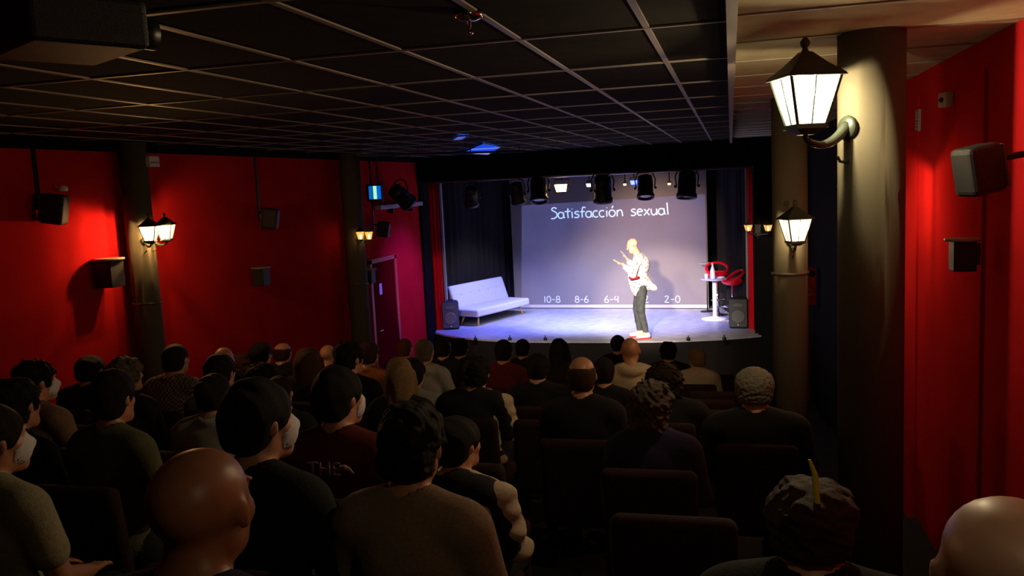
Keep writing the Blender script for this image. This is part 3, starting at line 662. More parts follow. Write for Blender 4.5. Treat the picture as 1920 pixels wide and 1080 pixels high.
# sofa bed
fl_ = P(897, 611, z=S); fr_ = P(981, 589, z=S); dr = fr_-fl_; ang = math.atan2(dr.y, dr.x); Ls = 1.80
cen = (fl_+fr_)/2
t = thing('sofa', 'pale grey tufted sofa bed with angled wooden legs on the left of the stage', 'sofa', (cen.x, cen.y, S), ang)
W_ = dr.length/2+.12
bm = NB(); box(bm, -W_, W_, -.10, .50, .19, .34); bmesh.ops.subdivide_edges(bm, edges=bm.edges[:], cuts=1); obj('seat_cushion', bm, sofa_m, t, bevel=.035)
s_ = SDF((-W_-.05, .3, .3), (W_+.05, .95, .95), .012); Rb = np.array(Euler((-.34, 0, 0)).to_matrix()); cb = np.array((0, .57, .54))
def FB(x, z, d=0): return cb+Rb@np.array((x, -.062-d, z))
s_.rbox(cb, (W_, .062, .25), .045, 0, R=Rb)
for i in range(5):
    xx = -W_+2*W_*(i+1)/6
    s_.ell(FB(xx, .03), (.022, .018, .022), .02, 'sub'); s_.cone(FB(xx, .03, .004), FB(xx, .25, .004), .007, .007, .012, 'sub')
s_.cone(FB(-W_, .03, .004), FB(W_, .03, .004), .007, .007, .012, 'sub')
mobj('backrest', s_.mesh('backrest'), t, sofa_m)
for i in range(5):
    bm = NB(); lathe(bm, [(.012, -.004), (.014, 0), (.008, .006)], 10, T(*FB(-W_+2*W_*(i+1)/6, .03, -.012))@RX(pi/2)); obj('button', bm, mat('button_grey', (.4, .4, .42), .6), t)
for sx, sy in ((-1, 0), (1, 0), (-1, 1), (1, 1)):
    bm = NB(); x0 = sx*(W_-.12); tube(bm, [(sx*(W_-.12), .0+sy*.44, 0), (sx*(W_-.2), .05+sy*.35, .20)], [.014, .024], 12); obj('leg', bm, wood_m, t, True)
# bar table + stools
c = P(1341, 598, z=S); tx, ty = c.x, c.y
t = thing('bar_table', 'round white pedestal bar table standing on the right of the stage', 'table', (tx, ty, S))
bm = NB(); lathe(bm, [(.26, 0), (.255, .012), (.12, .035), (.05, .05), (.04, .07)], 40); obj('base', bm, white_paint, t, True)
bm = NB(); lathe(bm, [(.042, .06), (.042, .76)], 24); obj('pole', bm, white_paint, t, True)
bm = NB(); lathe(bm, [(.10, .74), (.25, .765), (.26, .775), (.26, .785), (.25, .79)], 40); obj('tabletop', bm, mat('table_top_lilac', (.5, .5, .66), .3), t, True)
t = thing('bottle', 'white bottle standing on the white bar table', 'bottle', (tx-.03, ty-.05, S+.791))
bm = NB(); lathe(bm, [(.042, 0), (.045, .02), (.045, .15), (.03, .2), (.018, .24), (.018, .27)], 20); obj('body', bm, white_paint, t, True)
bm = NB(); lathe(bm, [(.02, .27), (.02, .30)], 16); obj('cap', bm, mat('cap_pale', (.8, .78, .8), .4), t, True)
t = thing('glass', 'small tumbler on the white bar table left of the bottle', 'glass', (tx-.15, ty-.06, S+.791))
bm = NB(); lathe(bm, [(.025, 0), (.033, .09), (.031, .09), (.023, .005)], 20, cap=False); obj('bowl', bm, mat('tumbler_glass', (.8, .8, .85), .05), t, True)
t = thing('paper_napkin', 'crumpled white napkin on the right of the bar table top', 'napkin', (tx+.12, ty-.02, S+.791))
s_ = SDF((-.1, -.08, -.02), (.1, .08, .06), .006); s_.ell((0, 0, .012), (.075, .05, .016), 0).noise(.008, 90, 3); s_.plane((0, 0, 0.001), (0, 0, -1)); mobj('sheet', s_.mesh('sheet'), t, white_paint)
def bar_stool(px, py, y, rz, label, h=.62, tilt=0):
    c = P(px, py, y=y); t = thing('bar_stool', label, 'stool', (c.x, c.y, S), rz, 'red bar stools on stage')
    hz = c.z-S-.13
    bm = NB(); lathe(bm, [(.2, 0), (.195, .01), (.05, .03), (.03, .06)], 36); obj('base', bm, chrome, t, True)
    bm = NB(); lathe(bm, [(.028, .05), (.028, hz*.55), (.018, hz*.56), (.018, hz)], 20); obj('pole', bm, chrome, t, True)
    bm = NB(); tube(bm, [(.13*math.cos(a), -.08+.13*math.sin(a), hz*.42) for a in [2*pi*i/24 for i in range(24)]], .009, 8, closed=True); tube(bm, [(0, 0, hz*.42), (0, -.2, hz*.42)], .008); obj('footrest', bm, chrome, t, True)
    # bucket seat with open ring back: seat facing -Y
    q = SDF((-.27, -.27, hz-.05), (.27, .3, hz+.36), .011)
    q.ell((0, 0, hz+.08), (.21, .2, .085), 0); q.ell((0, -.0, hz+.135), (.185, .175, .09), .01, 'sub')
    pts = []
    for i in range(33):
        a = 2*pi*i/32; pts.append(np.array([.21*math.cos(a), .06+.15*math.sin(a), hz+.10+.10*(math.sin(a)+.75)]))
    for a_, b_ in zip(pts, pts[1:]): q.cone(a_, b_, .024, .024, .015)
    mobj('seat', q.mesh('seat'), t, gloss_red)
    return t
bar_stool(1345, 508, 17.15, .1, 'red plastic bar stool with ring back behind the white bar table')
bar_stool(1373, 522, 16.45, -1.25, 'red plastic bar stool turned sideways between bar table and right loudspeaker')
c = P(1325, 494, y=17.6); t = thing('music_stand', 'thin dark stand with flat top behind the white bar table', 'stand', (c.x, c.y, S))
bm = NB(); lathe(bm, [(.16, 0), (.15, .01), (.02, .02)], 30, T(0, 0, c.z-S)); obj('tray', bm, trim_m, t, True)
bm = NB(); lathe(bm, [(.014, .02), (.01, c.z-S)], 12); obj('pole', bm, metal_black, t, True)
bm = NB(); lathe(bm, [(.15, 0), (.14, .015), (.014, .03)], 24); obj('base', bm, metal_black, t, True)

# ============================================================ PEOPLE
def Rz3(a): return np.array(Euler((0, 0, a)).to_matrix())
def head_prims(s, hc, R, k=.015, face=True):
    """head centre hc, rotation R (local->body), facing local +Y"""
    def q(p): return hc+R@np.array(p)
    s.ell(q((0, -.012, .03)), (.076, .096, .086), k, R=R); s.ell(q((0, .028, -.035)), (.058, .068, .078), .03, R=R)
    s.cone(q((-.045, .0, -.06)), q((0, .072, -.092)), .02, .022, .03); s.cone(q((.045, .0, -.06)), q((0, .072, -.092)), .02, .022, .03)
    for sx in (-1, 1):
        s.ell(q((sx*.031, .098, .012)), (.017, .014, .012), .012, 'sub', R=R)
        s.cone(q((sx*.012, .094, .03)), q((sx*.045, .08, .03)), .008, .007, .012)
        s.ell(q((sx*.03, .078, .010)), (.012, .012, .011), .004, R=R)
        s.ell(q((sx*.078, -.005, -.003)), (.009, .019, .031), .008, R=R@np.array(Euler((.1, 0, -sx*.35)).to_matrix()))
        s.cone(q((sx*.035, .07, -.02)), q((sx*.05, .05, -.02)), .016, .016, .02)
    s.cone(q((0, .092, .015)), q((0, .112, -.022)), .007, .011, .012); s.ell(q((0, .1, -.03)), (.016, .012, .008), .008, R=R)
    s.cone(q((-.018, .088, -.053)), q((.018, .088, -.053)), .006, .006, .008); s.cone(q((-.014, .087, -.062)), q((.014, .087, -.062)), .006, .006, .006)
def hand(s, wrist, d, up, k=.008, curl=.3, side=1, sc=1.0, spread=.25):
    """palm from wrist along d, back of the hand along up; thumb on `side`"""
    w_ = np.array(wrist, float); d = _n(np.array(d, float)); up = np.array(up, float); up = _n(up-d*(up@d)); lat = np.cross(d, up)*side
    for j in range(4):
        o = (j-1.5)*.019*sc; s.cone(w_+lat*o*.55, w_+d*.085*sc+lat*o, .014*sc, .0115*sc, .01)
    L = [.068, .078, .072, .055]
    for j in range(4):
        o = (1.5-j)*.020*sc; b = w_+d*.09*sc+lat*o; dj = _n(d+lat*(1.5-j)*spread*.3); c1 = b+_n(dj-up*curl*.3)*L[j]*.5*sc; c2 = c1+_n(dj-up*curl*1.1)*L[j]*.5*sc
        s.cone(b, c1, .0095*sc, .0088*sc, .005); s.cone(c1, c2, .0088*sc, .0072*sc, .005)
    b = w_+d*.02*sc+lat*.024*sc; c1 = b+_n(d*.6+lat*.7-up*.2)*.045*sc; c2 = c1+_n(d*.85+lat*.35-up*.25)*.035*sc
    s.cone(b, c1, .013*sc, .0105*sc, .008); s.cone(c1, c2, .0105*sc, .0085*sc, .005)
# --- seated spectator: floor z=0, crown z~1.28, facing +Y
HC = np.array([0, .045, 1.193]); LO = (-.36, -.26, -.02); HI = (.36, .68, 1.35)
def torso(s, g=0.0, k=.04):
    s.ell((0, .0, .54), (.17+g, .12+g, .11+g), k); s.ell((0, .005, .70), (.145+g, .10+g, .15+g), k); s.ell((0, -.005, .88), (.165+g, .105+g, .17+g), k)
    s.cone((-.15, -.01, .985), (.15, -.01, .985), .058+g, .058+g, k)
    for sx in (-1, 1): s.cone((sx*.03, -.01, 1.06), (sx*.15, -.01, 1.0), .045+g, .052+g, k)
def upperarm(s, sx, g=0.0, k=.03): s.cone((sx*.185, -.005, .975), (sx*.235, .04, .73), .052+g, .042+g, k)
def forearm(s, sx, g=0.0, k=.02): s.cone((sx*.235, .04, .73), (sx*.13, .27, .645), .04+g, .027+g, k)
def legs(s, g=0.0, k=.03):
    for sx in (-1, 1):
        s.cone((sx*.09, .03, .525), (sx*.11, .38, .52), .082+g, .058+g, k); s.cone((sx*.11, .39, .51), (sx*.115, .38, .11), .054+g, .036+g, .02)
def body_mesh(yaw):
    s = SDF(LO, HI, .011); torso(s); R = Rz3(yaw)
    s.cone((0, -.02, 1.0), (0, .025, 1.15), .058, .052, .03); head_prims(s, HC, R)
    for sx in (-1, 1):
        upperarm(s, sx); forearm(s, sx); hand(s, (sx*.12, .28, .64), (-sx*.35, .9, -.12), (0, 0, 1), side=1 if sx < 0 else -1, curl=.5, sc=.95)
        s.cone((sx*.115, .36, .06), (sx*.12, .50, .035), .036, .032, .03)
    legs(s); return s.mesh('body')
def shirt_mesh(kind):
    s = SDF(LO, HI, .011); g = .012; torso(s, g)
    for sx in (-1, 1):
        if kind == 'tee': s.cone((sx*.185, -.005, .975), (sx*.215, .02, .83), .052+g+.004, .052+g+.006, .03)
        else: upperarm(s, sx, g); forearm(s, sx, g-.002)
    if kind == 'hood':
        for i in range(14):
            a = pi*i/13; p0 = (.10*math.cos(a), -.0-.085*math.sin(a), 1.045); a2 = pi*(i+1)/13; s.cone(p0, (.10*math.cos(a2), -.085*math.sin(a2), 1.045), .042, .042, .015)
        s.noise(.006, 38, 4)
    if kind == 'collar':
        for i in range(14):
            a = 2*pi*i/14; a2 = 2*pi*(i+1)/14; s.cone((.062*math.cos(a), -.008+.062*math.sin(a), 1.068), (.062*math.cos(a2), -.008+.062*math.sin(a2), 1.068), .016, .016, .008)
    if kind == 'crumple': s.noise(.012, 50, 9)
    s.noise(.0025, 30, 2)
    s.ell((0, .012, 1.10), (.062, .066, .075), .006, 'sub')
    s.plane((0, 0, .47), (0, 0, -1)); return s.mesh('shirt')
def legs_mesh():
    s = SDF(LO, (.36, .68, .68), .012); s.ell((0, .0, .54), (.183, .133, .12), .03); legs(s, .011); s.plane((0, 0, .085), (0, 0, -1)); return s.mesh('trousers')
def shoe_mesh():
    s = SDF((-.08, -.12, -.01), (.08, .22, .14), .009); s.cone((0, -.04, .05), (0, .12, .04), .045, .042, .02); s.cone((0, -.03, .05), (0, -.03, .10), .042, .04, .02); s.plane((0, 0, .006), (0, 0, -1)); return s.mesh('shoe')
def hair_mesh(kind):
    """centred on the head centre, face towards +Y"""
    s = SDF((-.2, -.22, -.42), (.2, .2, .2), .0055 if kind in ('curly', 'tousled', 'grey') else .0085); g = .012
    if kind in ('short', 'crop', 'grey'):
        g = {'short': .016, 'crop': .008, 'grey': .016}[kind]
        s.ell((0, -.014, .032), (.076+g, .096+g, .086+g), 0); s.ell((0, -.05, -.035), (.066+g*.7, .055+g*.6, .06), .03)
        if kind == 'short': s.noise(.0035, 90, 5, (1, 1, .4))
        if kind == 'grey': s.noise(.003, 260, 6)
    elif kind == 'tousled':
        s.ell((0, -.014, .038), (.095, .115, .102), 0); s.ell((0, -.055, -.04), (.076, .064, .07), .03); s.noise(.005, 75, 7); s.noise(.004, 190, 13)
    elif kind == 'curly':
        s.ell((0, -.016, .03), (.105, .12, .108), 0); s.ell((0, -.05, -.07), (.10, .075, .09), .04); s.noise(.007, 90, 8); s.noise(.006, 210, 12)
    elif kind == 'long':
        s.ell((0, -.014, .032), (.090, .110, .097), 0)
        s.cone((-.04, -.055, -.02), (-.05, -.085, -.28), .062, .045, .04); s.cone((.04, -.055, -.02), (.05, -.085, -.28), .062, .045, .04); s.cone((0, -.07, 0), (0, -.10, -.30), .055, .04, .04)
        for sx in (-1, 1): s.cone((sx*.082, .01, .02), (sx*.095, -.0, -.17), .022, .024, .02)
        s.noise(.005, 70, 9, (1, 1, .25))
    elif kind == 'bun':
        s.ell((0, -.014, .032), (.088, .108, .096), 0); s.ell((0, -.05, -.035), (.07, .055, .055), .03); s.ell((0, -.115, .06), (.045, .045, .045), .01); s.noise(.004, 80, 3)
    elif kind == 'fringe':      # balding: band of hair round the back and sides
        s.ell((0, -.014, .02), (.084, .104, .088), 0); s.ell((0, -.05, -.035), (.07, .058, .055), .03); s.ell((0, .02, .14), (.13, .16, .105), .01, 'sub'); s.noise(.002, 90, 3)
    # open the face, the ears and the nape
    s.ell((0, .115, -.035), (.082, .09, .088), .01, 'sub')
    if kind not in ('long', 'curly'):
        for sx in (-1, 1): s.ell((sx*.098, .008, -.022), (.03, .034, .045), .008, 'sub')
        s.plane((0, 0, -.085), (0, -.15, -1), .01)
    return s.mesh('hair')
def mask_mesh():
    s = SDF((-.1, -.02, -.14), (.1, .16, .06), .006); s.ell((0, .032, -.038), (.068, .086, .075), 0); s.cone((0, .1, -.02), (0, .115, -.03), .014, .016, .02)
    s.ell((0, .02, -.038), (.0635, .084, .085), .002, 'sub'); s.plane((0, 0, .012), (0, -.2, 1)); s.plane((0, .03, 0), (0, -1, 0)); return s.mesh('face_mask')
BODY = {y: body_mesh(y) for y in (0.0, -.45, .4)}
SHIRT = {k: shirt_mesh(k) for k in ('tee', 'long', 'hood', 'collar', 'crumple')}
LEG = legs_mesh(); SHOE = shoe_mesh(); HAIR = {k: hair_mesh(k) for k in ('short', 'crop', 'grey', 'tousled', 'curly', 'long', 'bun', 'fringe')}; MASK = mask_mesh()
def skin(i):
    c = [(.55, .26, .14), (.62, .32, .20), (.42, .18, .09), (.68, .38, .26)][i]; return mat('skin_%d' % i, c, .42, noise=.08, nscale=40)
def hairm(n):
    c = {'black': (.012, .009, .008), 'dark': (.022, .014, .009), 'brown': (.06, .026, .009), 'chest': (.09, .04, .018), 'blond': (.30, .19, .09), 'grey': (.30, .27, .2), 'ginger': (.16, .05, .02), 'salt': (.13, .11, .08)}[n]
    return mat('hair_'+n, c, .6, noise=.4, nscale=120, bump=.6, bscale=500, spec=.2)
CLOTH = {'black': (.006, .006, .007), 'navy': (.015, .018, .05), 'blue': (.035, .035, .12), 'maroon': (.13, .008, .012), 'cream': (.62, .55, .38), 'khaki': (.36, .33, .20), 'beige': (.34, .24, .15), 'grey': (.16, .16, .16),
         'white': (.7, .68, .6), 'check': (.22, .17, .12), 'olive': (.12, .13, .06), 'orange': (.4, .13, .04), 'tan': (.25, .15, .09), 'lightgrey': (.4, .4, .36)}
def cloth(n):
    m = mat('cloth_'+n, CLOTH[n], .9, noise=.2, nscale=90, bump=.4, bscale=300)
    if n == 'check' and 'chk' not in m:
        m['chk'] = 1; nt = m.node_tree; b = nt.nodes['Principled BSDF']; tc = nt.nodes.new('ShaderNodeTexCoord'); ck = nt.nodes.new('ShaderNodeTexChecker'); ck.inputs['Scale'].default_value = 60
        ck.inputs['Color1'].default_value = (.32, .26, .2, 1); ck.inputs['Color2'].default_value = (.06, .04, .03, 1); nt.links.new(tc.outputs['Object'], ck.inputs[0]); nt.links.new(ck.outputs[0], b.inputs['Base Color'])
    return m
# theatre seat prototype
def seat_parts(t):
    q = SDF((-.25, -.28, .3), (.25, .3, .5), .012); q.rbox((0, .01, .395), (.205, .21, .05), .035, 0); mobj('seat_cushion', q.mesh('seat_cushion'), t, seat_fab)
    q = SDF((-.25, -.36, .3), (.25, -.08, .92), .012); q.rbox((0, -.215, .62), (.205, .038, .25), .034, 0, R=np.array(Euler((.12, 0, 0)).to_matrix())); mobj('backrest', q.mesh('backrest'), t, seat_fab)
    for sx in (-1, 1):
        bm = NB(); box(bm, sx*.2-.008, sx*.2+.008, -.12, .12, .0, .36); obj('leg', bm, seat_blk, t, bevel=.004)
SEATGRP = 'upholstered theatre seats'
seat0 = thing('theatre_seat', 'x', 'seat', (0, 0, 0), 0, SEATGRP); seat_parts(seat0); seat_used = False
PCH = {}
def seat_at(x, y, z, label):
    global seat_used
    if not seat_used: r = seat0; seat_used = True
    else: r = copy_tree(seat0)
    r.location = (x, y, z); r['label'] = label; return r
# id, px, top py, head width px, real width, row, hair, haircol, shirt kind, shirt col, skin, yaw, mask, label
PE = [
 ('A1', 60, 673, 62, .19, 3, 'tousled', 'black', 'long', 'tan', 0, -.45, 1, 'dark curly haired person in profile with a pale face mask at the far left'),
 ('A2', 165, 667, 48, .18, 5, 'short', 'black', 'long', 'black', 0, 0, 0, 'dark haired person whose crown is rimmed red against the left wall'),
 ('A3', 231, 667, 52, .19, 4, 'curly', 'salt', 'long', 'black', 0, -.45, 0, 'person with curly greying hair seated below the box uplighter'),
 ('A4', 205, 693, 72, .185, 2, 'short', 'black', 'collar', 'olive', 0, 0, 0, 'large dark haired person in olive collared top in front of the curly grey head'),
 ('A5', 25, 706, 62, .19, 2, 'tousled', 'black', 'long', 'black', 0, 0, 0, 'dark haired person in black at the left frame edge above the cream shirt'),
 ('A6', -22, 758, 78, .18, 1, 'short', 'dark', 'tee', 'khaki', 0, -.45, 1, 'masked person in pale khaki T-shirt cut off by the left frame edge'),
 ('A7', 325, 647, 44, .165, 5, 'crop', 'dark', 'collar', 'check', 1, 0, 0, 'cropped haired person in checked shirt right of the twin-lantern pillar'),
 ('A8', 417, 651, 34, .165, 6, None, '', 'long', 'black', 1, 0, 0, 'bald person with shining crown behind a dark haired head on the left'),
 ('A8b', 408, 664, 56, .19, 4, 'short', 'black', 'long', 'grey', 0, 0, 0, 'dark haired person right in front of the bald shining crown on the left'),
 ('A9', 451, 661, 32, .19, 8, 'curly', 'chest', 'long', 'black', 1, 0, 0, 'distant person with curly light brown hair near the left wall'),
 ('A10', 396, 700, 66, .19, 3, 'bun', 'black', 'collar', 'lightgrey', 0, 0, 0, 'dark haired woman with tied hair and pale grey shirt beside the big masked head'),
 ('A11', 474, 710, 118, .185, 1, 'short', 'black', 'long', 'black', 1, -.45, 1, 'big dark head with bare neck and pale face mask left of centre'),
 ('A12', 486, 642, 44, .185, 7, 'short', 'black', 'long', 'black', 1, 0, 0, 'black haired distant person left of the balding head'),
 ('A12b', 487, 678, 46, .185, 5, 'curly', 'black', 'long', 'black', 1, 0, 0, 'black curly haired person just above the big masked head'),
 ('A13', 528, 641, 34, .165, 8, 'fringe', 'brown', 'long', 'black', 1, 0, 0, 'balding person with brown hair band in the far rows left'),
 ('A14', 576, 652, 54, .21, 6, 'long', 'chest', 'long', 'black', 1, 0, 0, 'person with long wavy light brown hair in the middle left rows'),
 ('A15', 613, 647, 30, .165, 8, None, '', 'long', 'black', 1, 0, 0, 'bald person between the wavy haired and the dark haired heads'),
 ('A16', 652, 638, 50, .19, 5, 'tousled', 'black', 'long', 'black', 1, -.45, 0, 'tousled black haired person just above the maroon shirt wearer'),
 ('A17', 690, 640, 36, .18, 7, 'short', 'brown', 'collar', 'orange', 1, 0, 0, 'brown haired person with an orange collar below the side door'),
 ('A22', 520, 705, 56, .185, 4, 'bun', 'dark', 'long', 'black', 1, 0, 0, 'dark haired person with rimmed crown right of the big masked head'),
 ('A18', 757, 636, 28, .165, 9, 'crop', 'ginger', 'long', 'black', 1, 0, 0, 'small reddish cropped head at the left corner of the stage'),
 ('A19', 794, 637, 36, .17, 7, 'crop', 'salt', 'hood', 'lightgrey', 1, 0, 0, 'short greying head and pale grey top right below the red curtain'),
 ('A20', 749, 668, 54, .2, 4, 'long', 'blond', 'long', 'black', 3, 0, 0, 'long blonde haired person behind the dark head with white collar'),
 ('A21', 770, 672, 50, .18, 5, 'short', 'black', 'collar', 'lightgrey', 1, 0, 0, 'short dark haired person with pale collar and shoulders left of centre'),
 ('A23', 630, 688, 86, .185, 2, 'short', 'black', 'tee', 'maroon', 1, -.45, 1, 'short dark haired person in maroon T-shirt with white lettering on the back'),
 ('A24', 862, 634, 32, .18, 10, 'tousled', 'black', 'long', 'black', 1, 0, 0, 'dark haired person in the front rows directly below the sofa'),
 ('A25', 830, 634, 30, .18, 9, 'short', 'black', 'long', 'black', 1, 0, 0, 'dark haired person in the front rows below the left loudspeaker'),
 ('A26', 943, 637, 33, .18, 8, 'short', 'black', 'tee', 'maroon', 1, 0, 0, 'dark haired person with bare nape and maroon shirt in the front rows'),
 ('A27', 979, 636, 27, .18, 10, 'short', 'black', 'long', 'black', 1, 0, 0, 'small dark head in the frontmost rows right of the maroon shirt'),
 ('A28', 1047, 634, 36, .2, 9, 'long', 'black', 'long', 'black', 1, .4, 0, 'long black haired person in the front rows left of the performer'),
 ('A29', 1007, 663, 44, .18, 6, 'short', 'black', 'long', 'black', 3, 0, 0, 'dark haired person with a pale nape left of the large bald head'),
 ('A30', 893, 667, 50, .185, 5, 'tousled', 'black', 'crumple', 'cream', 1, 0, 0, 'dark haired person with cream shirt showing at one shoulder, centre'),
 ('A31', 1090, 665, 54, .165, 4, 'fringe', 'brown', 'long', 'black', 0, 0, 0, 'large shining bald head in black jacket in the centre'),
 ('A32', 1158, 628, 28, .18, 11, 'bun', 'black', 'long', 'black', 1, 0, 0, 'small dark head in the frontmost row next to the performer\'s shoes'),
 ('A33', 1182, 633, 36, .165, 7, None, '', 'hood', 'cream', 0, 0, 0, 'bald person in cream hooded sweater just below the performer'),
 ('A34', 1132, 671, 40, .18, 6, 'short', 'black', 'long', 'black', 1, 0, 0, 'black haired person right behind the large bald head'),
 ('A35', 1253, 640, 34, .2, 10, 'tousled', 'black', 'long', 'black', 1, 0, 0, 'bushy dark haired person in the front rows right of the performer'),
 ('A36', 1306, 653, 31, .18, 9, 'short', 'blond', 'long', 'cream', 3, .4, 0, 'fair haired person in cream sweater at the right of the front rows'),
 ('A37', 1245, 680, 72, .215, 5, 'curly', 'dark', 'long', 'black', 1, 0, 0, 'person with big dark hair behind the curly haired blue sweater wearer'),
 ('A38', 1222, 710, 74, .2, 3, 'curly', 'salt', 'long', 'blue', 1, -.45, 0, 'curly grey-brown haired person in dark blue sweater right of centre'),
 ('A39', 1415, 690, 74, .18, 4, 'grey', 'grey', 'long', 'black', 1, 0, 0, 'short grey haired person in black at the right aisle'),
 ('B2', 360, 843, 188, .168, 0, None, '', 'long', 'navy', 2, 0, 0, 'very large bald dark head low in the left foreground'),
 ('B3', 765, 752, 124, .19, 1, 'tousled', 'black', 'long', 'beige', 1, 0, 0, 'dark haired person in beige knitted sweater in the foreground centre'),
 ('B4', 852, 782, 84, .18, 2, 'short', 'black', 'crumple', 'cream', 1, -.45, 0, 'dark haired person with crumpled cream sleeve right of the beige sweater'),
 ('B5', 1520, 962, 210, .2, 1, 'tousled', 'brown', 'long', 'black', 1, 0, 0, 'brown haired foreground head with a yellow hair stick at the lower right'),
 ('B6', 1905, 943, 300, .168, 0, None, '', 'long', 'black', 3, 0, 0, 'huge shining bald head cut off at the lower right corner'),
]
seats = {}
PEOPLE = {}
for (pid, px, py, wpx, W, row, hk, hcol, sk, scol, sk_i, yaw, mask, label) in PE:
    Y = ROWY[row]; p = P(px, py, y=Y+.03); depth = abs((RC.T@(np.array(p)-CAM))[2])
    s = wpx*depth/F/W; s = min(1.14, max(.86, s)); fz = fl(Y); top = 1.312 if hk in (None, 'crop') else 1.325 if hk != 'tousled' else 1.335
    if hk == 'curly': top = 1.338
    sz = (p.z-fz)/top; sz = min(1.12, max(.80, sz))
    if sk_i == 2: pass
    body_yaw = random.uniform(-.08, .14)
    t = thing('person', label, 'person', (p.x, Y, fz), body_yaw, 'seated audience'); t.scale = (s, s, sz)
    PEOPLE[pid] = t
    b = mobj('body', BODY[yaw], t, skin(sk_i))
    mobj('shirt', SHIRT[sk], t, cloth(scol)); mobj('trousers', LEG, t, cloth('navy' if pid in ('A38', 'B3', 'A7') else 'black'))
    for sx in (-1, 1): mobj('shoe', SHOE, t, cloth('black'), (sx*.118, .40, 0))
    if hk: h = mobj('hair', HAIR[hk], t, hairm(hcol), tuple(HC)); h.rotation_euler = (0, 0, yaw+random.uniform(-.05, .05))
    if mask: m_ = mobj('face_mask', MASK, t, mat('mask_white', (.7, .7, .72), .8), tuple(HC)); m_.rotation_euler = (0, 0, yaw)
    if pid in ('A30', 'B4'):
        j = mobj('jacket', SHIRT['long'], t, cloth('black'), (-.035, -.022, .012)); j.scale = (1.03, 1.03, 1.0)
    seats.setdefault(row, []).append((p.x, s, label))
# hair stick on B5, lettering on A23
t = PEOPLE['B5']; bm = NB(); tube(bm, [(.01, -.045, 1.28), (.005, -.04, 1.39), (-.005, -.035, 1.43)], [.007, .006, .003], 8); o = obj('hair_stick', bm, mat('yellow_stick', (.75, .68, .02), .5), t)
o['label'] = 'thin yellow stick rising from the hair'
t = PEOPLE['A23']; sh = [c for c in bpy.data.objects if c.parent == t and c.name.startswith('shirt')][0]
me = text_mesh('THE', .075, .002); o = mobj('lettering', me, sh, mat('letter_white', (.45, .32, .3), .8)); o.rotation_euler = (pi/2, 0, 0); o.location = (.0, -.146, .965)
bm = NB()
tube(bm, [(.068, -.143, .972), (.085, -.141, .974), (.102, -.138, .966), (.118, -.134, .948)], [.012, .011, .008, .003], 8)
obj('emblem', bm, MATS['letter_white'], sh)
# seats
for row in range(12):
    Y = ROWY[row]; xs = sorted(seats.get(row, [])); fz = fl(Y)
    for x, s, lab in xs:
        seat_at(x, Y, fz, 'dark red theatre seat under the '+' '.join(lab.replace('person', 'spectator').split()[:10]))
    grid = [-5.2+.5*i for i in range(12)]
    for gx in grid:
        if gx > .0 or gx < -4.75: continue
        if all(abs(gx-x) > .46 for x, s, l in xs):
            seat_at(gx, Y, fz, 'empty dark red theatre seat in the unlit rows')
            xs.append((gx, 1, ''))

# ============================================================ PERFORMER
c = P(1203, 634, z=S)
pf_ = thing('person', 'bald performer on stage in white patterned long jacket and jeans, both hands raised', 'person', (c.x, c.y+.05, S))
h = .0075
def arms(s, g=0.0, k=.02, fore=1.0):
    for sh_, el, wr in (((-.03, -.18, 1.40), (-.12, -.25, 1.13), (-.29, -.17, 1.31)), ((-.03, .18, 1.40), (-.10, .23, 1.17), (-.21, .10, 1.37))):
        sh_, el, wr = map(np.array, (sh_, el, wr)); s.cone(sh_, el, .056+g, .044+g, k); s.cone(el, el+(wr-el)*fore, .042+g, (.042-.014*fore)+g, k)
def ptorso(s, g=0.0):
    s.ell((.025, 0, 1.28), (.13+g, .165+g, .17+g), .05); s.ell((-.045, 0, 1.08), (.14+g, .16+g, .17+g), .05); s.cone((-.01, -.14, 1.40), (-.01, .14, 1.40), .06+g, .06+g, .04)
def plegs(s, g=0.0):
    s.ell((.01, 0, .93), (.115+g, .16+g, .12+g), .04)
    for hp, kn, an in (((.02, -.085, .9), (-.01, -.10, .50), (.075, -.11, .10)), ((.0, .085, .9), (-.07, .10, .50), (-.03, .10, .10))):
        s.cone(hp, kn, .088+g, .06+g, .03); s.cone(kn, an, .057+g, .038+g, .02)
s = SDF((-.62, -.36, -.01), (.36, .34, 1.84), h)
ptorso(s); plegs(s); arms(s)
hc = np.array([-.115, 0, 1.615]); Rh = np.array((Matrix.Rotation(math.radians(90), 3, 'Z')@Matrix.Rotation(math.radians(-24), 3, 'X')))
s.cone((-.02, 0, 1.42), (-.085, 0, 1.55), .066, .062, .03); head_prims(s, hc, Rh)
hand(s, (-.29, -.17, 1.31), (-.9, .05, .45), (.3, 0, .9), curl=-.1, side=-1, spread=.9, sc=1.05)
hand(s, (-.21, .10, 1.37), (-.55, -.1, .8), (.8, .1, .4), curl=.1, side=1, spread=.9, sc=1.05)
for an, toe in (((.07, -.11, .09), (-.08, -.17, .04)), ((-.03, .10, .09), (-.18, .06, .04))): s.cone(an, toe, .036, .03, .02)
mobj('body', s.mesh('body'), pf_, mat('skin_performer', (.72, .42, .28), .42, noise=.05))
s = SDF((-.62, -.42, .55), (.36, .40, 1.56), h); g = .02; ptorso(s, g); arms(s, .016, fore=.72)
s.ell((-.02, 0, .95), (.165, .19, .25), .06); s.cone((.06, -.02, .98), (.24, -.05, .86), .10, .05, .08); s.cone((.06, .05, .98), (.22, .06, .88), .10, .04, .08)
s.noise(.005, 28, 5); s.plane((-.08, 0, .70), (.12, 0, -1)); s.ell((-.075, 0, 1.50), (.075, .068, .075), .008, 'sub')
jk = bpy.data.materials.new('jacket_print'); jk.use_nodes = True; nt = jk.node_tree; b = nt.nodes['Principled BSDF']; b.inputs['Roughness'].default_value = .75
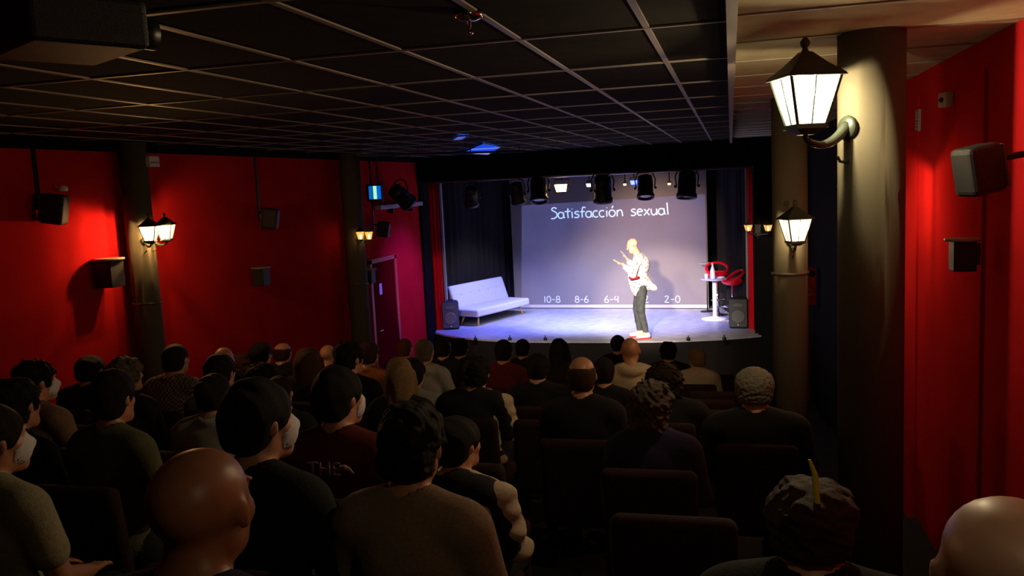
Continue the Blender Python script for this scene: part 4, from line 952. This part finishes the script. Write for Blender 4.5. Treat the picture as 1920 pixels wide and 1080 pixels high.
tc = nt.nodes.new('ShaderNodeTexCoord'); vo = nt.nodes.new('ShaderNodeTexVoronoi'); vo.inputs['Scale'].default_value = 17; nt.links.new(tc.outputs['Object'], vo.inputs['Vector'])
cr = nt.nodes.new('ShaderNodeValToRGB'); e = cr.color_ramp.elements; e[0].position = .18; e[0].color = (.62, .06, .07, 1); e[1].position = .27; e[1].color = (.85, .80, .78, 1); nt.links.new(vo.outputs['Distance'], cr.inputs[0]); nt.links.new(cr.outputs[0], b.inputs['Base Color'])
mobj('jacket', s.mesh('jacket'), pf_, jk)['label'] = 'white jacket printed with small red spots'
s = SDF((-.3, -.3, .55), (.36, .34, 1.0), h); s.ell((-.01, 0, .93), (.138, .172, .25), .02); s.plane((-.08, 0, .68), (.12, 0, -1)); s.plane((0, 0, .95), (0, 0, 1))
mobj('jacket_lining', s.mesh('jacket_lining'), pf_, mat('lining_red', (.5, .01, .03), .6))
for nm, pts in (('sleeve_band', ((-.19, -.27, 1.115), (-.05, -.27, 1.115))),):
    s = SDF((-.3, -.36, 1.0), (.05, -.12, 1.25), .007); s.cone((-.15, -.245, 1.10), (-.06, -.235, 1.105), .05, .05, 0); s.plane((0, 0, 1.10), (0, 0, 1)); mobj(nm, s.mesh(nm), pf_, MATS['lining_red'])
s = SDF((-.25, -.28, .08), (.25, .28, 1.08), h); plegs(s, .011); s.noise(.004, 60, 3); s.plane((0, 0, .115), (0, 0, -1)); mobj('jeans', s.mesh('jeans'), pf_, mat('denim_grey', (.06, .07, .07), .85, noise=.3, nscale=14))
for an, toe, nm in (((.075, -.11), (-.10, -.18), 'n'), ((-.03, .10), (-.2, .05), 'f')):
    a_ = math.atan2(toe[1]-an[1], toe[0]-an[0])-pi/2
    s = SDF((-.07, -.1, -.005), (.07, .25, .14), .007); s.cone((0, -.03, .052), (0, .15, .042), .046, .040, .02); s.cone((0, -.01, .06), (0, -.01, .10), .046, .042, .02); s.plane((0, 0, .018), (0, 0, -1))
    o = mobj('shoe', s.mesh('shoe'), pf_, mat('shoe_cream', (.75, .62, .58), .5), (an[0], an[1], 0)); o.rotation_euler = (0, 0, a_)
    s = SDF((-.07, -.1, -.01), (.07, .25, .06), .006); s.cone((0, -.03, .02), (0, .15, .02), .049, .043, .02); s.plane((0, 0, .022), (0, 0, 1)); s.plane((0, 0, .002), (0, 0, -1)); mobj('sole', s.mesh('sole'), o, mat('sole_red', (.6, .02, .02), .5))
s = SDF((-.07, -.1, 0), (.07, .25, .14), .007)
for sx in (-1, 1):
    q = hc+Rh@np.array([sx*.031, .083, .012]); bm = NB(); bmesh.ops.create_uvsphere(bm, u_segments=12, v_segments=8, radius=.0095, matrix=T(*q)); obj('eye', bm, mat('eye_white', (.3, .25, .22), .2), pf_, True)
pf_.rotation_euler = (0, 0, .12)
# small step the performer's front foot is near, seen dark below the shoes: cable cover
c = P(1212, 641, z=S)
